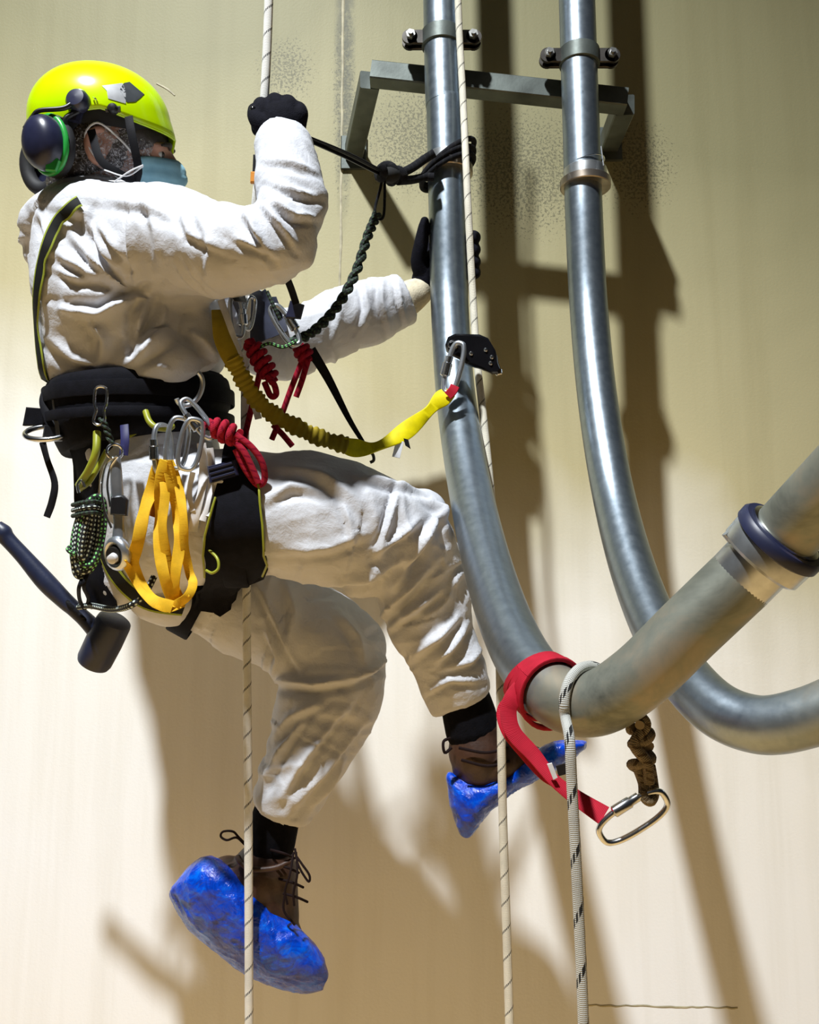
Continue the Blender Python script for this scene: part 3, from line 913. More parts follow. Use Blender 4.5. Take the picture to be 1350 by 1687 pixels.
# hair net: clear crinkled film over ear, nape and temple
m_ = MB()
m_.ball(HF.p(-14, -6, 0), 92 * hs, 84 * hs, 80 * hs, hm, 28, 20)
m_.ball(HF.p(-66, -58, 0), 40 * hs, 40 * hs, 56 * hs, hm, 20, 12)
nme = remeshed(m_, 0.0045, 3)
nc = coords(nme); nv = normals(nme)
nc = nc + nv * (0.0035 * ridged(vnoise(nc * 60)) + 0.002 * vnoise(nc * 120))[:, None]
set_coords(nme, nc, OFF); nme.name = 'hair_net'
no = bpy.data.objects.new('hair_net', nme); COL.objects.link(no); no.parent = person; nme.materials.clear(); nme.materials.append(M['net']); shade(nme, 180)
no['label'] = 'clear crinkled film hair net'

# ---- face mask with pleats, nose edge and ear loops
m_ = MB()
verts = []; faces = []
GU, GV = 22, 16
def mask_pt(u, v, lift=0.0):
    # u across the face from the near cheek to the far one, v from the top edge down
    a = (u - 0.5) * 2.5
    yy = -12 - 80 * v
    nose = math.exp(-(a / 0.45) ** 2)
    r = 60 + 8 * math.sin(math.pi * v) + nose * (44 * (0.55 + 0.45 * math.sin(math.pi * min(1, v * 1.2 + 0.15)))) + lift
    pl = 2.2 * abs(math.sin(v * math.pi * 4)) * math.cos(a)
    yy += (1 - math.cos(a)) * (-14 + 20 * v)
    return HF.p(34 + math.cos(a) * (r * 0.78 + pl) - 6, yy + 4, math.sin(-a) * (66 + pl) * -1)
for j in range(GV + 1):
    for i in range(GU + 1):
        verts.append(mask_pt(i / GU, j / GV))
for j in range(GV):
    for i in range(GU):
        q = j * (GU + 1) + i
        faces.append([q, q + 1, q + GU + 2, q + GU + 1])
m_.add(verts, faces)
mk = put('face_mask', m_, M['mask'], person, 'pleated pale blue surgical mask')
sol = mk.modifiers.new('s', 'SOLIDIFY'); sol.thickness = 0.0012; sol.offset = 1
for s, u in ((1, 0.0), (-1, 1.0)):
    m_ = MB()
    a = mask_pt(u, 0.05); b = mask_pt(u, 0.95)
    z = 84 if (HF.m.transposed() @ (a - HF.o)).z > 0 else -84
    m_.tube([a, HF.p(20, 2, z), HF.p(-14, 22, z + (8 if z > 0 else -8)), HF.p(-34, 0, z), HF.p(-10, -36, z), HF.p(24, -58, z * 0.92), b], 1.6 * hs, 6, 5)
    put('ear_loop', m_, M['white_tape'], mk)

# ---- gloves
def glove(name, chains, blobs, voxel=0.0032):
    m_ = MB()
    for rows in chains:
        limb(m_, rows, 14, 5)
    for (x, y, d, rx, ry, rz) in blobs:
        k = d / FPX
        m_.ball(at(x, y, d), rx * k, rz * k, ry * k)
    g = remeshed(m_, voxel, 3)
    shift(g, OFF); g.name = name
    o = bpy.data.objects.new(name, g); COL.objects.link(o); o.parent = person
    g.materials.clear(); g.materials.append(M['glove']); shade(g, 180)
    o['label'] = 'black knitted work glove'
    return o
# right fist: back of the hand to the viewer, fingers folded over the rope, thumb across
glove('glove',
      [[(468, 250, 1.80, 33), (466, 228, 1.80, 36), (464, 205, 1.80, 38)]] +
      [[(x0, 206, 1.795, 15), (x1, y1, 1.79, 14.5), (x1 - 4, y1 - 6, 1.83, 14), (x1 - 8, y1 + 14, 1.86, 13.5), (x1 - 8, y1 + 32, 1.85, 12)] for x0, x1, y1 in ((444, 434, 181), (460, 456, 174), (476, 477, 177), (490, 494, 188))] +
      [[(448, 222, 1.79, 17), (430, 206, 1.775, 14.5), (420, 192, 1.78, 12.5), (419, 181, 1.80, 11)]],
      [(466, 205, 1.80, 40, 34, 26), (452, 196, 1.80, 30, 30, 24)])
m_ = MB(); m_.ball(at(417, 181, 1.776), 0.006, 0.006, 0.008); put('thumb_pad', m_, M['black_gloss'], person)
# left hand: palm behind the pipe, thumb up along its near side, fingers round to the far side
glove('glove',
      [[(694, 478, 2.35, 20), (704, 456, 2.355, 25), (716, 436, 2.37, 28)],
       [(700, 458, 2.345, 16), (690, 432, 2.325, 13.5), (694, 402, 2.31, 12), (699, 374, 2.305, 10), (700, 364, 2.305, 7.5)]] +
      [[(722, y + 6, 2.38, 13), (748, y + 2, 2.385, 12.5), (770, y, 2.37, 12), (781, y - 1, 2.345, 11.5), (781, y + 1, 2.315, 10)] for y in (392, 412, 432, 450)],
      [(716, 428, 2.375, 34, 46, 14)])
m_ = MB(); limb(m_, [(664, 497, 2.335, 30), (680, 487, 2.34, 27), (690, 481, 2.345, 24)], 20)
put('wrist_cuff', m_, M['cuff'], person)

# ---- socks, boots, shoe covers
def add_remesh(name, mb_, voxel, mat, parent, it=3, disp=None, label=None):
    g = remeshed(mb_, voxel, it)
    if disp is not None:
        cc = coords(g); v = normals(g)
        set_coords(g, cc + v * disp(cc)[:, None])
    shift(g, wloc(parent)); g.name = name
    o = bpy.data.objects.new(name, g); COL.objects.link(o); o.parent = parent
    g.materials.clear(); g.materials.append(mat); shade(g, 180)
    if label: o['label'] = label
    return o
# lowered foot
m_ = MB(); limb(m_, [(462, 1322, 2.04, 38), (454, 1350, 2.04, 40), (444, 1392, 2.04, 42)], 20)
add_remesh('sock', m_, 0.004, M['sock'], person, 2)
m_ = MB(); m_.ribbon([at(428, 1337, 1.987), at(450, 1348, 1.985), at(468, 1358, 1.987)], 0.004, 0.002, -FWD); put('sock_stripe', m_, M['white_tape'], person)
bt = MB(); limb(bt, [(440, 1420, 2.04, 46), (430, 1440, 2.04, 52), (420, 1462, 2.04, 54)], 24)
limb(bt, [(375, 1450, 2.04, 40), (415, 1480, 2.03, 48), (455, 1535, 2.03, 40), (485, 1588, 2.03, 28)], 24)
limb(bt, [(454, 1432, 2.03, 36), (462, 1478, 2.03, 30), (470, 1516, 2.03, 24)], 20)
boot_l = add_remesh('boot', bt, 0.0045, M['leather'], person, 3, label='brown leather lace-up boot')
def cover(rows, extra, seed):
    m_ = MB()
    limb(m_, rows, 28)
    for e in extra:
        k = e[2] / FPX
        m_.ball(at(e[0], e[1], e[2]), e[3] * k, e[5] * k, e[4] * k)
    return m_
def crinkle(cc):
    return 0.0022 * ridged(vnoise(cc * 30 + vnoise(cc * 15)[:, None] * 2)) + 0.004 * vnoise(cc * 12) + 0.0006 * ridged(vnoise(cc * 75))
def hull(name, px_top, px_bot, d, half, parent, dz=0.0):
    """film cover lofted between an upper and a lower outline, full in the middle of its width"""
    k = d / FPX
    up = smooth_path([(x, y, 0) for x, y in px_top], 6); lo = smooth_path([(x, y, 0) for x, y in px_bot], 6)
    m = len(up)
    m_ = MB(); verts = []; S = 20
    for i in range(m):
        a, b = up[i], lo[i]
        cx, cy = (a.x + b.x) / 2, (a.y + b.y) / 2
        hw = half * math.sin(math.pi * min(1, max(0, 0.06 + 0.88 * i / (m - 1)))) ** 0.55
        for j in range(S):
            t = 2 * math.pi * j / S
            u = math.cos(t); v = math.sin(t)
            v = math.copysign(abs(v) ** 0.75, v)
            x = cx + (a.x - cx) * u; y = cy + (a.y - cy) * u
            verts.append(at(x, y, d + dz * (i / (m - 1)) - hw * v * k))
    faces = [[i * S + j, i * S + (j + 1) % S, (i + 1) * S + (j + 1) % S, (i + 1) * S + j] for i in range(m - 1) for j in range(S)]
    faces += [list(range(S))[::-1], [(m - 1) * S + j for j in range(S)]]
    m_.add(verts, faces)
    return m_
hb = hull('shoe_cover', [(281, 1466), (320, 1422), (350, 1412), (398, 1442), (450, 1494), (496, 1530), (528, 1572), (541, 1606)],
          [(283, 1480), (296, 1506), (318, 1538), (352, 1568), (402, 1606), (450, 1626), (500, 1637), (532, 1632)], 2.03, 66, person)
add_remesh('shoe_cover', hb, 0.0042, M['cover'], person, 2, crinkle, 'crinkled blue plastic shoe cover')
m_ = MB()
for i in range(4):
    y = 1400 + i * 24; x0 = 452 + i * 7
    m_.tube([at(x0 - 6, y, 1.985), at(x0 + 16, y + 6, 1.972), at(x0 + 34, y + 14, 1.99)], 0.0026, 8, 4)
put('lace', m_, M['lace'], boot_l)
for pts in ([(486, 1398, 1.98), (492, 1426, 1.96), (508, 1452, 1.955), (510, 1442, 1.955), (498, 1424, 1.96), (488, 1410, 1.97)],
            [(484, 1404, 1.98), (478, 1440, 1.955), (470, 1468, 1.95), (474, 1490, 1.95)], [(488, 1404, 1.98), (490, 1440, 1.95), (484, 1470, 1.945), (485, 1492, 1.945)],
            [(404, 1392, 1.985), (390, 1380, 1.985), (374, 1384, 1.985), (364, 1378, 1.985), (368, 1370, 1.985), (384, 1370, 1.985), (394, 1380, 1.985), (408, 1394, 1.985)],
            [(470, 1470, 1.97), (468, 1500, 1.965), (486, 1524, 1.965)]):
    m_ = MB(); m_.tube([at(*p) for p in pts], 0.0024, 8, 6); put('lace', m_, M['lace'], boot_l)
m_ = MB(); m_.tube([at(392, 1412, 1.99), at(398, 1422, 1.975), at(415, 1432, 1.965), at(452, 1430, 1.97), at(480, 1418, 1.985)], 0.006, 10, 5); put('boot_collar', m_, M['leather'], boot_l)

# raised foot
m_ = MB(); limb(m_, [(764, 1140, 1.95, 40), (772, 1172, 1.95, 44), (780, 1204, 1.95, 46)], 20)
add_remesh('sock', m_, 0.004, M['sock'], person, 2)
bt = MB(); limb(bt, [(786, 1212, 1.95, 46), (790, 1234, 1.95, 52), (796, 1256, 1.95, 50)], 24)
limb(bt, [(776, 1266, 1.95, 32), (815, 1258, 1.94, 42), (848, 1250, 1.93, 38), (890, 1250, 1.93, 18)], 24)
boot_r = add_remesh('boot', bt, 0.0045, M['leather'], person, 3, label='dark brown leather boot behind the ropes')
hb = hull('shoe_cover', [(738, 1273), (752, 1280), (772, 1286), (806, 1284), (846, 1268), (880, 1240), (920, 1222), (966, 1221)],
          [(741, 1312), (750, 1344), (768, 1380), (800, 1342), (845, 1306), (888, 1284), (930, 1260), (964, 1234)], 1.95, 50, person, -0.02)
add_remesh('shoe_cover', hb, 0.0042, M['cover'], person, 2, crinkle, 'slack blue plastic shoe cover with a hanging corner')
for pts in ([(742, 1216, 1.9), (731, 1222, 1.89), (733, 1240, 1.89), (744, 1232, 1.9)], [(756, 1232, 1.885), (800, 1240, 1.878), (838, 1232, 1.885)], [(760, 1252, 1.885), (804, 1262, 1.878), (840, 1254, 1.885)]):
    m_ = MB(); m_.tube([at(*p) for p in pts], 0.003, 8, 5); put('lace', m_, M['lace'], boot_r)
# ------------------------------------------------------------------ helmet with ear defenders
HE = Fr(166, 203, 1.97, rot=-4, yaw=10, tilt=14)
RIM = [(0, -2), (25, 2), (55, 6), (85, 14), (105, 2), (122, -34), (140, -54), (160, -52), (180, -46)]
def rim_y(a):
    d = abs(math.degrees(a)); d = min(d, 180)
    for (x0, y0), (x1, y1) in zip(RIM[:-1], RIM[1:]):
        if d <= x1: return y0 + (y1 - y0) * (d - x0) / (x1 - x0)
    return RIM[-1][1]
def shell_pt(a, t, lift=0.0):
    ry = rim_y(a)
    H = 86.0
    ca, sa = math.cos(a), math.sin(a)
    p1 = math.acos(max(ry, 0) / H) if ry > 0 else math.pi / 2
    drop = max(0.0, -ry)
    tot = p1 * 90 + drop
    q = t * tot
    if q <= p1 * 90:
        p = q / 90.0; y = H * math.cos(p); rr = math.sin(p) ** 0.92
    else:
        y = -(q - p1 * 90); rr = 1 - 0.00003 * y * y
    A_ = 110 if ca > 0 else 112
    x = (A_ + lift) * ca * rr; z = (92 + lift) * sa * rr
    y += lift * 0.8 * max(0, math.cos(min(t, 1) * 1.4))
    # centre rib, front peak
    y += 5 * math.exp(-(z / 26.0) ** 2) * (1 - t)
    if ca > 0.2 and t > 0.86:
        k = (t - 0.86) / 0.14 * (ca - 0.2) / 0.8
        x += 9 * k; y -= 10 * k
    return HE.p(x, y, z)
helmet = thing('safety_helmet', 'lime-yellow climbing helmet with ear defenders on the head of the person', 'helmet', HE.o)
NA, NT = 56, 22
verts = [shell_pt(2 * math.pi * i / NA, (j + 0.15) / (NT + 0.15)) for j in range(NT + 1) for i in range(NA)]
faces = [[j * NA + i, j * NA + (i + 1) % NA, (j + 1) * NA + (i + 1) % NA, (j + 1) * NA + i] for j in range(NT) for i in range(NA)]
faces.append(list(range(NA))[::-1])
m_ = MB(); m_.add(verts, faces)
SHELL_BVH = BVHTree.FromPolygons(m_.v, m_.f)
shell = put('shell', m_, M['helmet'], helmet, smooth=50)
so_ = shell.modifiers.new('s', 'SOLIDIFY'); so_.thickness = 0.004; so_.offset = 1
m_ = MB(); m_.tube([shell_pt(2 * math.pi * i / NA, 1.0) for i in range(NA)], 2.4 * HE.s, 8, 1, closed=True); put('rim_bead', m_, M['helmet'], helmet)
# padded liner and headband
m_ = MB()
lv = [];
for j, (k, dy) in enumerate(((0.90, 22), (0.93, 6), (0.93, -6), (0.91, -16), (0.86, -16), (0.84, 18))):
    for i in range(NA):
        a = 2 * math.pi * i / NA
        lv.append(HE.p(108 * k * math.cos(a), min(rim_y(a), 6) + dy, 90 * k * math.sin(a)))
lf = [[j * NA + i, j * NA + (i + 1) % NA, ((j + 1) % 6) * NA + (i + 1) % NA, ((j + 1) % 6) * NA + i] for j in range(6) for i in range(NA)]
m_.add(lv, lf); put('headband', m_, M['liner'], helmet)

def proj(bvh, px, py, off, fb):
    d = ray(px, py).normalized()
    loc, nrm, i, dist = bvh.ray_cast(CAM, d)
    if loc is None: return at(px, py, fb), -FWD
    if nrm.dot(d) > 0: nrm = -nrm
    return loc + nrm * off, nrm
def px_path(pts, n):
    return [(v.x, v.y) for v in smooth_path([(x, y, 0) for x, y in pts], n)]
def px_lin(pts, m):
    out = []
    P = [Vector((x, y, 0)) for x, y in pts]
    L = [0]
    for a, b in zip(P[:-1], P[1:]): L.append(L[-1] + (b - a).length)
    for k in range(m + 1):
        q = L[-1] * k / m
        for i in range(len(P) - 1):
            if q <= L[i + 1] + 1e-6:
                f = (q - L[i]) / max(1e-6, L[i + 1] - L[i]); v = P[i].lerp(P[i + 1], f); out.append((v.x, v.y)); break
    return out
def patch(bvh, left, right, nu, nv, off, th, fb, relax=0):
    """a thin sheet lying on a surface, spanned between two outlines"""
    Lp = px_lin(left, nv); Rp = px_lin(right, nv)
    grid = []
    for (a, b) in zip(Lp, Rp):
        grid.append([proj(bvh, a[0] + (b[0] - a[0]) * i / nu, a[1] + (b[1] - a[1]) * i / nu, off, fb) for i in range(nu + 1)])
    G = [[q[0].copy() for q in r] for r in grid]; Nn = [[q[1] for q in r] for r in grid]
    for _ in range(relax):
        H = [[v.copy() for v in r] for r in G]
        for j in range(nv + 1):
            for i in range(nu + 1):
                nb = [G[jj][ii] for jj, ii in ((j - 1, i), (j + 1, i), (j, i - 1), (j, i + 1)) if 0 <= jj <= nv and 0 <= ii <= nu]
                avg = sum(nb, Vector()) / len(nb)
                # only the distance to the viewer is evened out, never pushed into the cloth
                dv = (avg - G[j][i]).dot(-FWD)
                H[j][i] = G[j][i] + (-FWD) * max(dv * 0.8, -0.002)
        G = H
    W = nu + 1
    verts = [G[j][i] + Nn[j][i] * 0 for j in range(nv + 1) for i in range(W)]
    back = [G[j][i] - (-FWD) * th for j in range(nv + 1) for i in range(W)]
    K = len(verts); verts = verts + back
    f = []
    for j in range(nv):
        for i in range(nu):
            q = j * W + i
            f.append([q, q + 1, q + W + 1, q + W]); f.append([K + q, K + q + W, K + q + W + 1, K + q + 1])
    for i in range(nu):
        f.append([i, K + i, K + i + 1, i + 1]); q = nv * W + i; f.append([q, q + 1, K + q + 1, K + q])
    for j in range(nv):
        q = j * W; f.append([q, q + W, K + q + W, K + q]); q = j * W + nu; f.append([q, K + q, K + q + W, q + W])
    m_ = MB(); m_.add(verts, f)
    return m_
put('reflective_sticker', patch(SHELL_BVH, [(168, 144), (176, 152), (178, 164)], [(201, 140), (206, 152), (206, 172)], 8, 8, 0.005, 0.002, 1.88), M['silver_sticker'], helmet)
put('dark_sticker', patch(SHELL_BVH, [(203, 140), (196, 150), (208, 170)], [(212, 138), (236, 158), (222, 169)], 8, 8, 0.005, 0.002, 1.88), M['dark_visor'], helmet)
def on_shell(px, py, off=0.004):
    return proj(SHELL_BVH, px, py, off, 1.88)[0]
c0 = on_shell(186, 181)
m_ = MB(); m_.lathe([(0.002, 0.012), (0.007, 0.011), (0.010, 0.006), (0.010, -0.004)], c0, -FWD, 20); m_.bar(c0 + RGT * -0.014, c0 + RGT * 0.014, 0.012, 0.008, up=-FWD); put('lamp_clip', m_, M['black_plastic'], helmet)
m_ = MB(); m_.tube([on_shell(154, 163, .006), on_shell(160, 168, .008), on_shell(166, 182, .008), on_shell(160, 186, .006)], 0.0016, 8, 5); put('spring_wire', m_, M['steel'], helmet)
# ear defender, near side: pivot knob, wire arm, cup folded back on the shell
k0 = on_shell(131, 170, 0.002)
kd = (k0 - HE.p(0, 0, 0)).normalized()
kax = (-FWD * 0.9 + UPV * 0.2 + RGT * -0.1).normalized()
m_ = MB()
m_.lathe([(0.020, -0.006), (0.023, 0.0), (0.022, 0.012), (0.017, 0.019), (0.002, 0.021)], k0, kax, 24)
m_.bar(k0 - UPV * 0.035 - RGT * 0.010, k0, 0.026, 0.016, up=kax, bev=0.005)
put('pivot_knob', m_, M['navy_plastic'], helmet)
CE = Fr(77, 237, 1.845, rot=8, yaw=-28)
m_ = MB(); m_.tube([k0 + kax * 0.010, at(106, 178, 1.835), at(66, 182, 1.83), at(54, 192, 1.83), at(40, 212, 1.83)], [0.0065, 0.005, 0.0045, 0.0045, 0.004], 10, 5); put('wire_arm', m_, M['black_plastic'], helmet)
m_ = MB(); m_.tube([k0 - UPV * 0.02 + kax * 0.006, at(108, 196, 1.84), at(112, 214, 1.845), at(118, 222, 1.85)], [0.006, 0.0055, 0.005, 0.004], 10, 5); put('wire_arm', m_, M['black_plastic'], helmet)
def ear_cup(fr, par):
    m_ = MB()
    prof = [(0.99, -6), (1.0, 4), (0.97, 14), (0.86, 24), (0.62, 31), (0.3, 34), (0.03, 35)]
    V = []; S = 32
    for (r, h) in prof:
        for j in range(S):
            a = 2 * math.pi * j / S
            V.append(fr.p(37 * r * math.cos(a), 46 * r * math.sin(a), h))
    F_ = [[i * S + j, i * S + (j + 1) % S, (i + 1) * S + (j + 1) % S, (i + 1) * S + j] for i in range(len(prof) - 1) for j in range(S)]
    F_ += [list(range(S))[::-1], [(len(prof) - 1) * S + j for j in range(S)]]
    m_.add(V, F_); cup = put('ear_cup', m_, M['navy_plastic'], par)
    m_ = MB(); m_.tube([fr.p(37 * math.cos(a), 46 * math.sin(a), -6) for a in np.linspace(0, 2 * math.pi, 33)[:-1]], 5.5 * fr.s, 10, 1, closed=True); put('green_trim', m_, M['green_plastic'], cup)
    m_ = MB(); m_.tube([fr.p(31 * math.cos(a), 40 * math.sin(a), -17) for a in np.linspace(0, 2 * math.pi, 33)[:-1]], 12 * fr.s, 12, 1, closed=True); put('cushion', m_, M['liner'], cup)
ear_cup(CE, helmet)
ear_cup(Fr(82, 276, 2.12, rot=10, yaw=160), helmet)
m_ = MB(); m_.prism([(-10, -14), (8, -16), (14, 2), (4, 14), (-8, 8)], Fr(86, 268, 1.83), -4, 6, 2); put('green_tab', m_, M['green_plastic'], helmet)
# chin straps
def hp(x, y, z): return HF.p(x, y, z)
for pts in ([(212, 192, 1.868), (216, 215, 1.862), (222, 245, 1.868), (228, 280, 1.885), (224, 300, 1.90)], [(150, 214, 1.868), (165, 262, 1.862), (195, 285, 1.872), (224, 300, 1.90)]):
    m_ = MB(); m_.ribbon([at(*p) for p in pts], 0.016, 0.002, -FWD); put('chin_strap', m_, M['web_black'], helmet)
for pts in ([(172, 280, 1.85), (208, 290, 1.85), (236, 274, 1.855)], [(188, 300, 1.85), (214, 282, 1.848), (236, 272, 1.853)]):
    m_ = MB(); m_.tube([at(*p) for p in pts], 0.0014, 6, 5); put('strap_cord', m_, M['white_tape'], helmet)

# ------------------------------------------------------------------ harness
def sribbon(pts, width, off=0.005, th=0.003, n=5, fb=None, relax=3):
    P = px_path(pts, n)
    Q = [surf(x, y, off, fb) for x, y in P]
    pos = [q[0] for q in Q]; nr = [q[1] for q in Q]
    for _ in range(relax):
        pos = [pos[0]] + [(a + b * 2 + c_) / 4 for a, b, c_ in zip(pos[:-2], pos[1:-1], pos[2:])] + [pos[-1]]
        nr = [nr[0]] + [((a + b * 2 + c_) / 4).normalized() for a, b, c_ in zip(nr[:-2], nr[1:-1], nr[2:])] + [nr[-1]]
    m_ = MB(); m_.ribbon([p + v * 0.003 for p, v in zip(pos, nr)], width, th, nr, smooth=False)
    return m_
har = thing('climbing_harness', 'black padded climbing harness with lime edging worn over the white coverall', 'harness', at(240, 690, 2.03))
m_ = MB()
rows = [(228, 628, 2.03, 138, 1.10), (229, 640, 2.03, 146, 1.08), (232, 668, 2.03, 148, 1.08), (238, 700, 2.03, 142, 1.12), (244, 722, 2.03, 132, 1.16), (246, 732, 2.03, 118, 1.16)]
m_.tube([at(r[0], r[1], r[2]) for r in rows], [r[3] * r[2] / FPX for r in rows], 48, 5, ref=FWD, asp=[r[4] for r in rows])
put('waist_belt', m_, M['belt'], har)
for dy, wd_, mt in ((14, 0.030, 'belt'), (-22, 0.020, 'belt')):
    fb_ = Fr(232, 672, 2.03)
    Q = [fb_.p(151 * math.cos(a), dy + 3 * math.cos(a), 151 * 1.085 * math.sin(a)) for a in np.linspace(0, 2 * math.pi, 61)]
    m2 = MB(); m2.ribbon(Q, wd_, 0.003, [(q - fb_.p(0, dy)).normalized() for q in Q], smooth=False); put('belt_webbing', m2, M[mt], har)
BELT_BVH = BVHTree.FromPolygons(m_.v, m_.f)
put('shoulder_strap', sribbon([(134, 335), (112, 350), (92, 378), (80, 410), (71, 450), (66, 500), (68, 550), (74, 600), (80, 642)], 0.024, 0.006), M['web_blackgreen'], har)
put('leg_pad', patch(SUIT_BVH, [(372, 764), (356, 820), (343, 890), (340, 945), (312, 996)], [(414, 762), (430, 812), (438, 880), (440, 938), (364, 1008)], 10, 18, 0.013, 0.010, 1.88, 8), M['belt'], har)
m_ = MB()
for pts in ([(414, 764), (430, 812), (438, 880), (440, 938)], [(360, 824), (346, 880), (341, 940)]):
    Q = [surf(x, y, 0.016)[0] for x, y in px_path(pts, 4)]
    m_.tube(Q, 0.0022, 8, 1, smooth=False)
put('lime_piping', m_, M['olive'], har)
# leg loops carry on round both thighs
def thigh_ring(cx, cy, d, r, tilt, n=40):
    f = Fr(cx, cy, d, rot=tilt)
    return [f.p(r * 0.10 * math.sin(a), r * math.cos(a), r * math.sin(a)) for a in np.linspace(0, 2 * math.pi, n)[:-1]], f
ring, f = thigh_ring(392, 848, 1.93, 118, 0)
m_ = MB(); K_ = len(ring); cen = f.o
Q = ring + ring[:1]
m_.ribbon(Q, 0.045, 0.006, [(q - cen).normalized() for q in Q], smooth=False); put('leg_loop', m_, M['belt'], har)
ring, f = thigh_ring(345, 952, 2.12, 104, -30)
m_ = MB(); Q = ring + ring[:1]; cen = f.o
m_.ribbon(Q, 0.05, 0.006, [(q - cen).normalized() for q in Q], smooth=False); put('leg_loop', m_, M['belt'], har)
put('rear_leg_strap', patch(SUIT_BVH, [(112, 716), (124, 760), (122, 820), (126, 900), (132, 960), (150, 1004)], [(190, 724), (168, 770), (164, 830), (170, 900), (176, 960), (196, 996)], 8, 22, 0.010, 0.008, 1.95, 8), M['belt'], har)
put('seat_strap', sribbon([(174, 905), (190, 940), (215, 972), (250, 994), (300, 1000)], 0.030, 0.006, fb=None), M['web_blackgreen'], har)
put('riser_strap', sribbon([(205, 722), (240, 704), (290, 690), (330, 684)], 0.016, 0.010, fb=1.84), M['olive'], har)
for pts, r in (([(160, 712, 1.79), (158, 745, 1.775), (146, 775, 1.785), (130, 800, 1.81)], 0.0075), ([(240, 678, 1.80), (246, 694, 1.785), (258, 704, 1.78), (276, 706, 1.785), (284, 702, 1.80)], 0.006),
                ([(176, 742, 1.80), (150, 790, 1.80), (132, 806, 1.82)], 0.005), ([(345, 906, 1.80), (358, 920, 1.785), (360, 936, 1.78), (350, 944, 1.78), (340, 940, 1.79)], 0.0028)):
    m_ = MB(); m_.tube([at(*p) for p in pts], r, 10, 6); put('gear_loop', m_, M['olive'], har)
# rear buckle, ring and loose tail
m_ = MB(); m_.prism([(-24, -14), (18, -16), (24, 10), (-16, 16)], Fr(62, 686, 1.93, rot=4), -8, 8, 3); put('rear_buckle_tab', m_, M['belt'], har)
m_ = MB(); fr = Fr(78, 713, 1.90, tilt=-62)
m_.tube([fr.p(36 * math.cos(a), 28 * math.sin(a)) for a in np.linspace(0, 2 * math.pi, 25)[:-1]], 4.5 * fr.s, 10, 2, closed=True); put('side_ring', m_, M['steel'], har)
m_ = MB(); m_.prism([(-3, -34), (4, -34), (6, 30), (-2, 34)], Fr(92, 686, 1.885, rot=8), -3, 3, 1); put('strap_adjuster', m_, M['steel'], har)
m_ = MB(); m_.prism([(-22, -12), (24, -14), (24, 8), (-18, 14)], Fr(92, 714, 1.90), -8, 6, 3); put('ring_block', m_, M['black_plastic'], har)
m_ = MB(); m_.ribbon([at(70, 728, 1.90), at(78, 758, 1.895), at(90, 795, 1.89), at(86, 826, 1.89), at(77, 852, 1.89)], 0.014, 0.0025, [Vector((-.2, -1, 0)), Vector((-.5, -1, 0)), Vector((-.2, -1, 0)), Vector((.4, -1, 0)), Vector((-.1, -1, 0))]); put('strap_tail', m_, M['web_black'], har)
m_ = MB(); m_.ribbon([at(78, 640, 1.93), at(72, 662, 1.915), at(80, 690, 1.90), at(86, 706, 1.895)], 0.018, 0.003, -FWD); put('rear_strap', m_, M['web_black'], har)
# belt ring and chest plate
fr = Fr(312, 640, 1.80, rot=-25, yaw=30)
m_ = MB(); m_.tube([fr.p(20 * math.cos(a), 30 * math.sin(a)) for a in np.linspace(-2.2, 1.5, 20)], 4.2 * fr.s, 10, 2); put('belt_ring', m_, M['alu'], har)
put('chest_panel', patch(SUIT_BVH, [(385, 486), (392, 530), (404, 570)], [(455, 488), (466, 520), (470, 548)], 8, 8, 0.010, 0.006, 2.16, 4), simple('slate_chest_panel', (0.035, 0.04, 0.07), 0.6), har)

# ------------------------------------------------------------------ karabiners, knots, cords
def carab(name, label, fr, wpx, hpx, rpx, mat=None, group=None, gate=1, sleeve=True, par=None):
    mat = mat or M['alu']
    t = thing(name, label, 'carabiner', fr.o, group) if par is None else par
    pts = []
    for a in np.linspace(0, 2 * math.pi, 29)[:-1]:
        ca, sa = math.cos(a), math.sin(a)
        pts.append(fr.p(math.copysign(abs(ca) ** 0.62, ca) * wpx / 2, math.copysign(abs(sa) ** 0.8, sa) * hpx / 2))
    m_ = MB(); m_.tube(pts, rpx * fr.s, 10, 2, closed=True); put('frame', m_, mat, t)
    if sleeve:
        m_ = MB(); x = gate * wpx / 2
        m_.lathe([(rpx * 1.2 * fr.s, -hpx * .20 * fr.s), (rpx * 1.9 * fr.s, -hpx * .18 * fr.s), (rpx * 1.9 * fr.s, hpx * .06 * fr.s), (rpx * 1.5 * fr.s, hpx * .08 * fr.s), (rpx * 1.5 * fr.s, hpx * .20 * fr.s)], fr.p(x, 0, 0), fr.m @ Vector((0, 1, 0)), 16)
        put('gate_sleeve', m_, M['steel'], t)
    return t
def coil(m_, a, b, R, r, turns, jitter=0.0, n=10):
    a = Vector(a); b = Vector(b); ax = (b - a).normalized(); e1 = ax.orthogonal().normalized(); e2 = ax.cross(e1)
    K = int(turns * n)
    pts = []
    for i in range(K + 1):
        t = i / K; an = 2 * math.pi * turns * t
        RR = R * (0.8 + 0.35 * math.sin(math.pi * t))
        pts.append(a.lerp(b, t) + (e1 * math.cos(an) + e2 * math.sin(an)) * RR)
    m_.tube(pts, r, 10, 2)
    return m_
def knot(m_, a, b, R, r, turns):
    coil(m_, a, b, R, r, turns)
    a = Vector(a); b = Vector(b)
    d = (b - a)
    o_ = d.orthogonal().normalized() * r * 0.6
    m_.tube([a - d * 0.12 + o_, a.lerp(b, 0.5) + o_, b + d * 0.12 + o_], r, 10, 4)
    m_.tube([a - d * 0.1 - o_, a.lerp(b, 0.5) - o_, b + d * 0.1 - o_], r, 10, 4)
    return m_
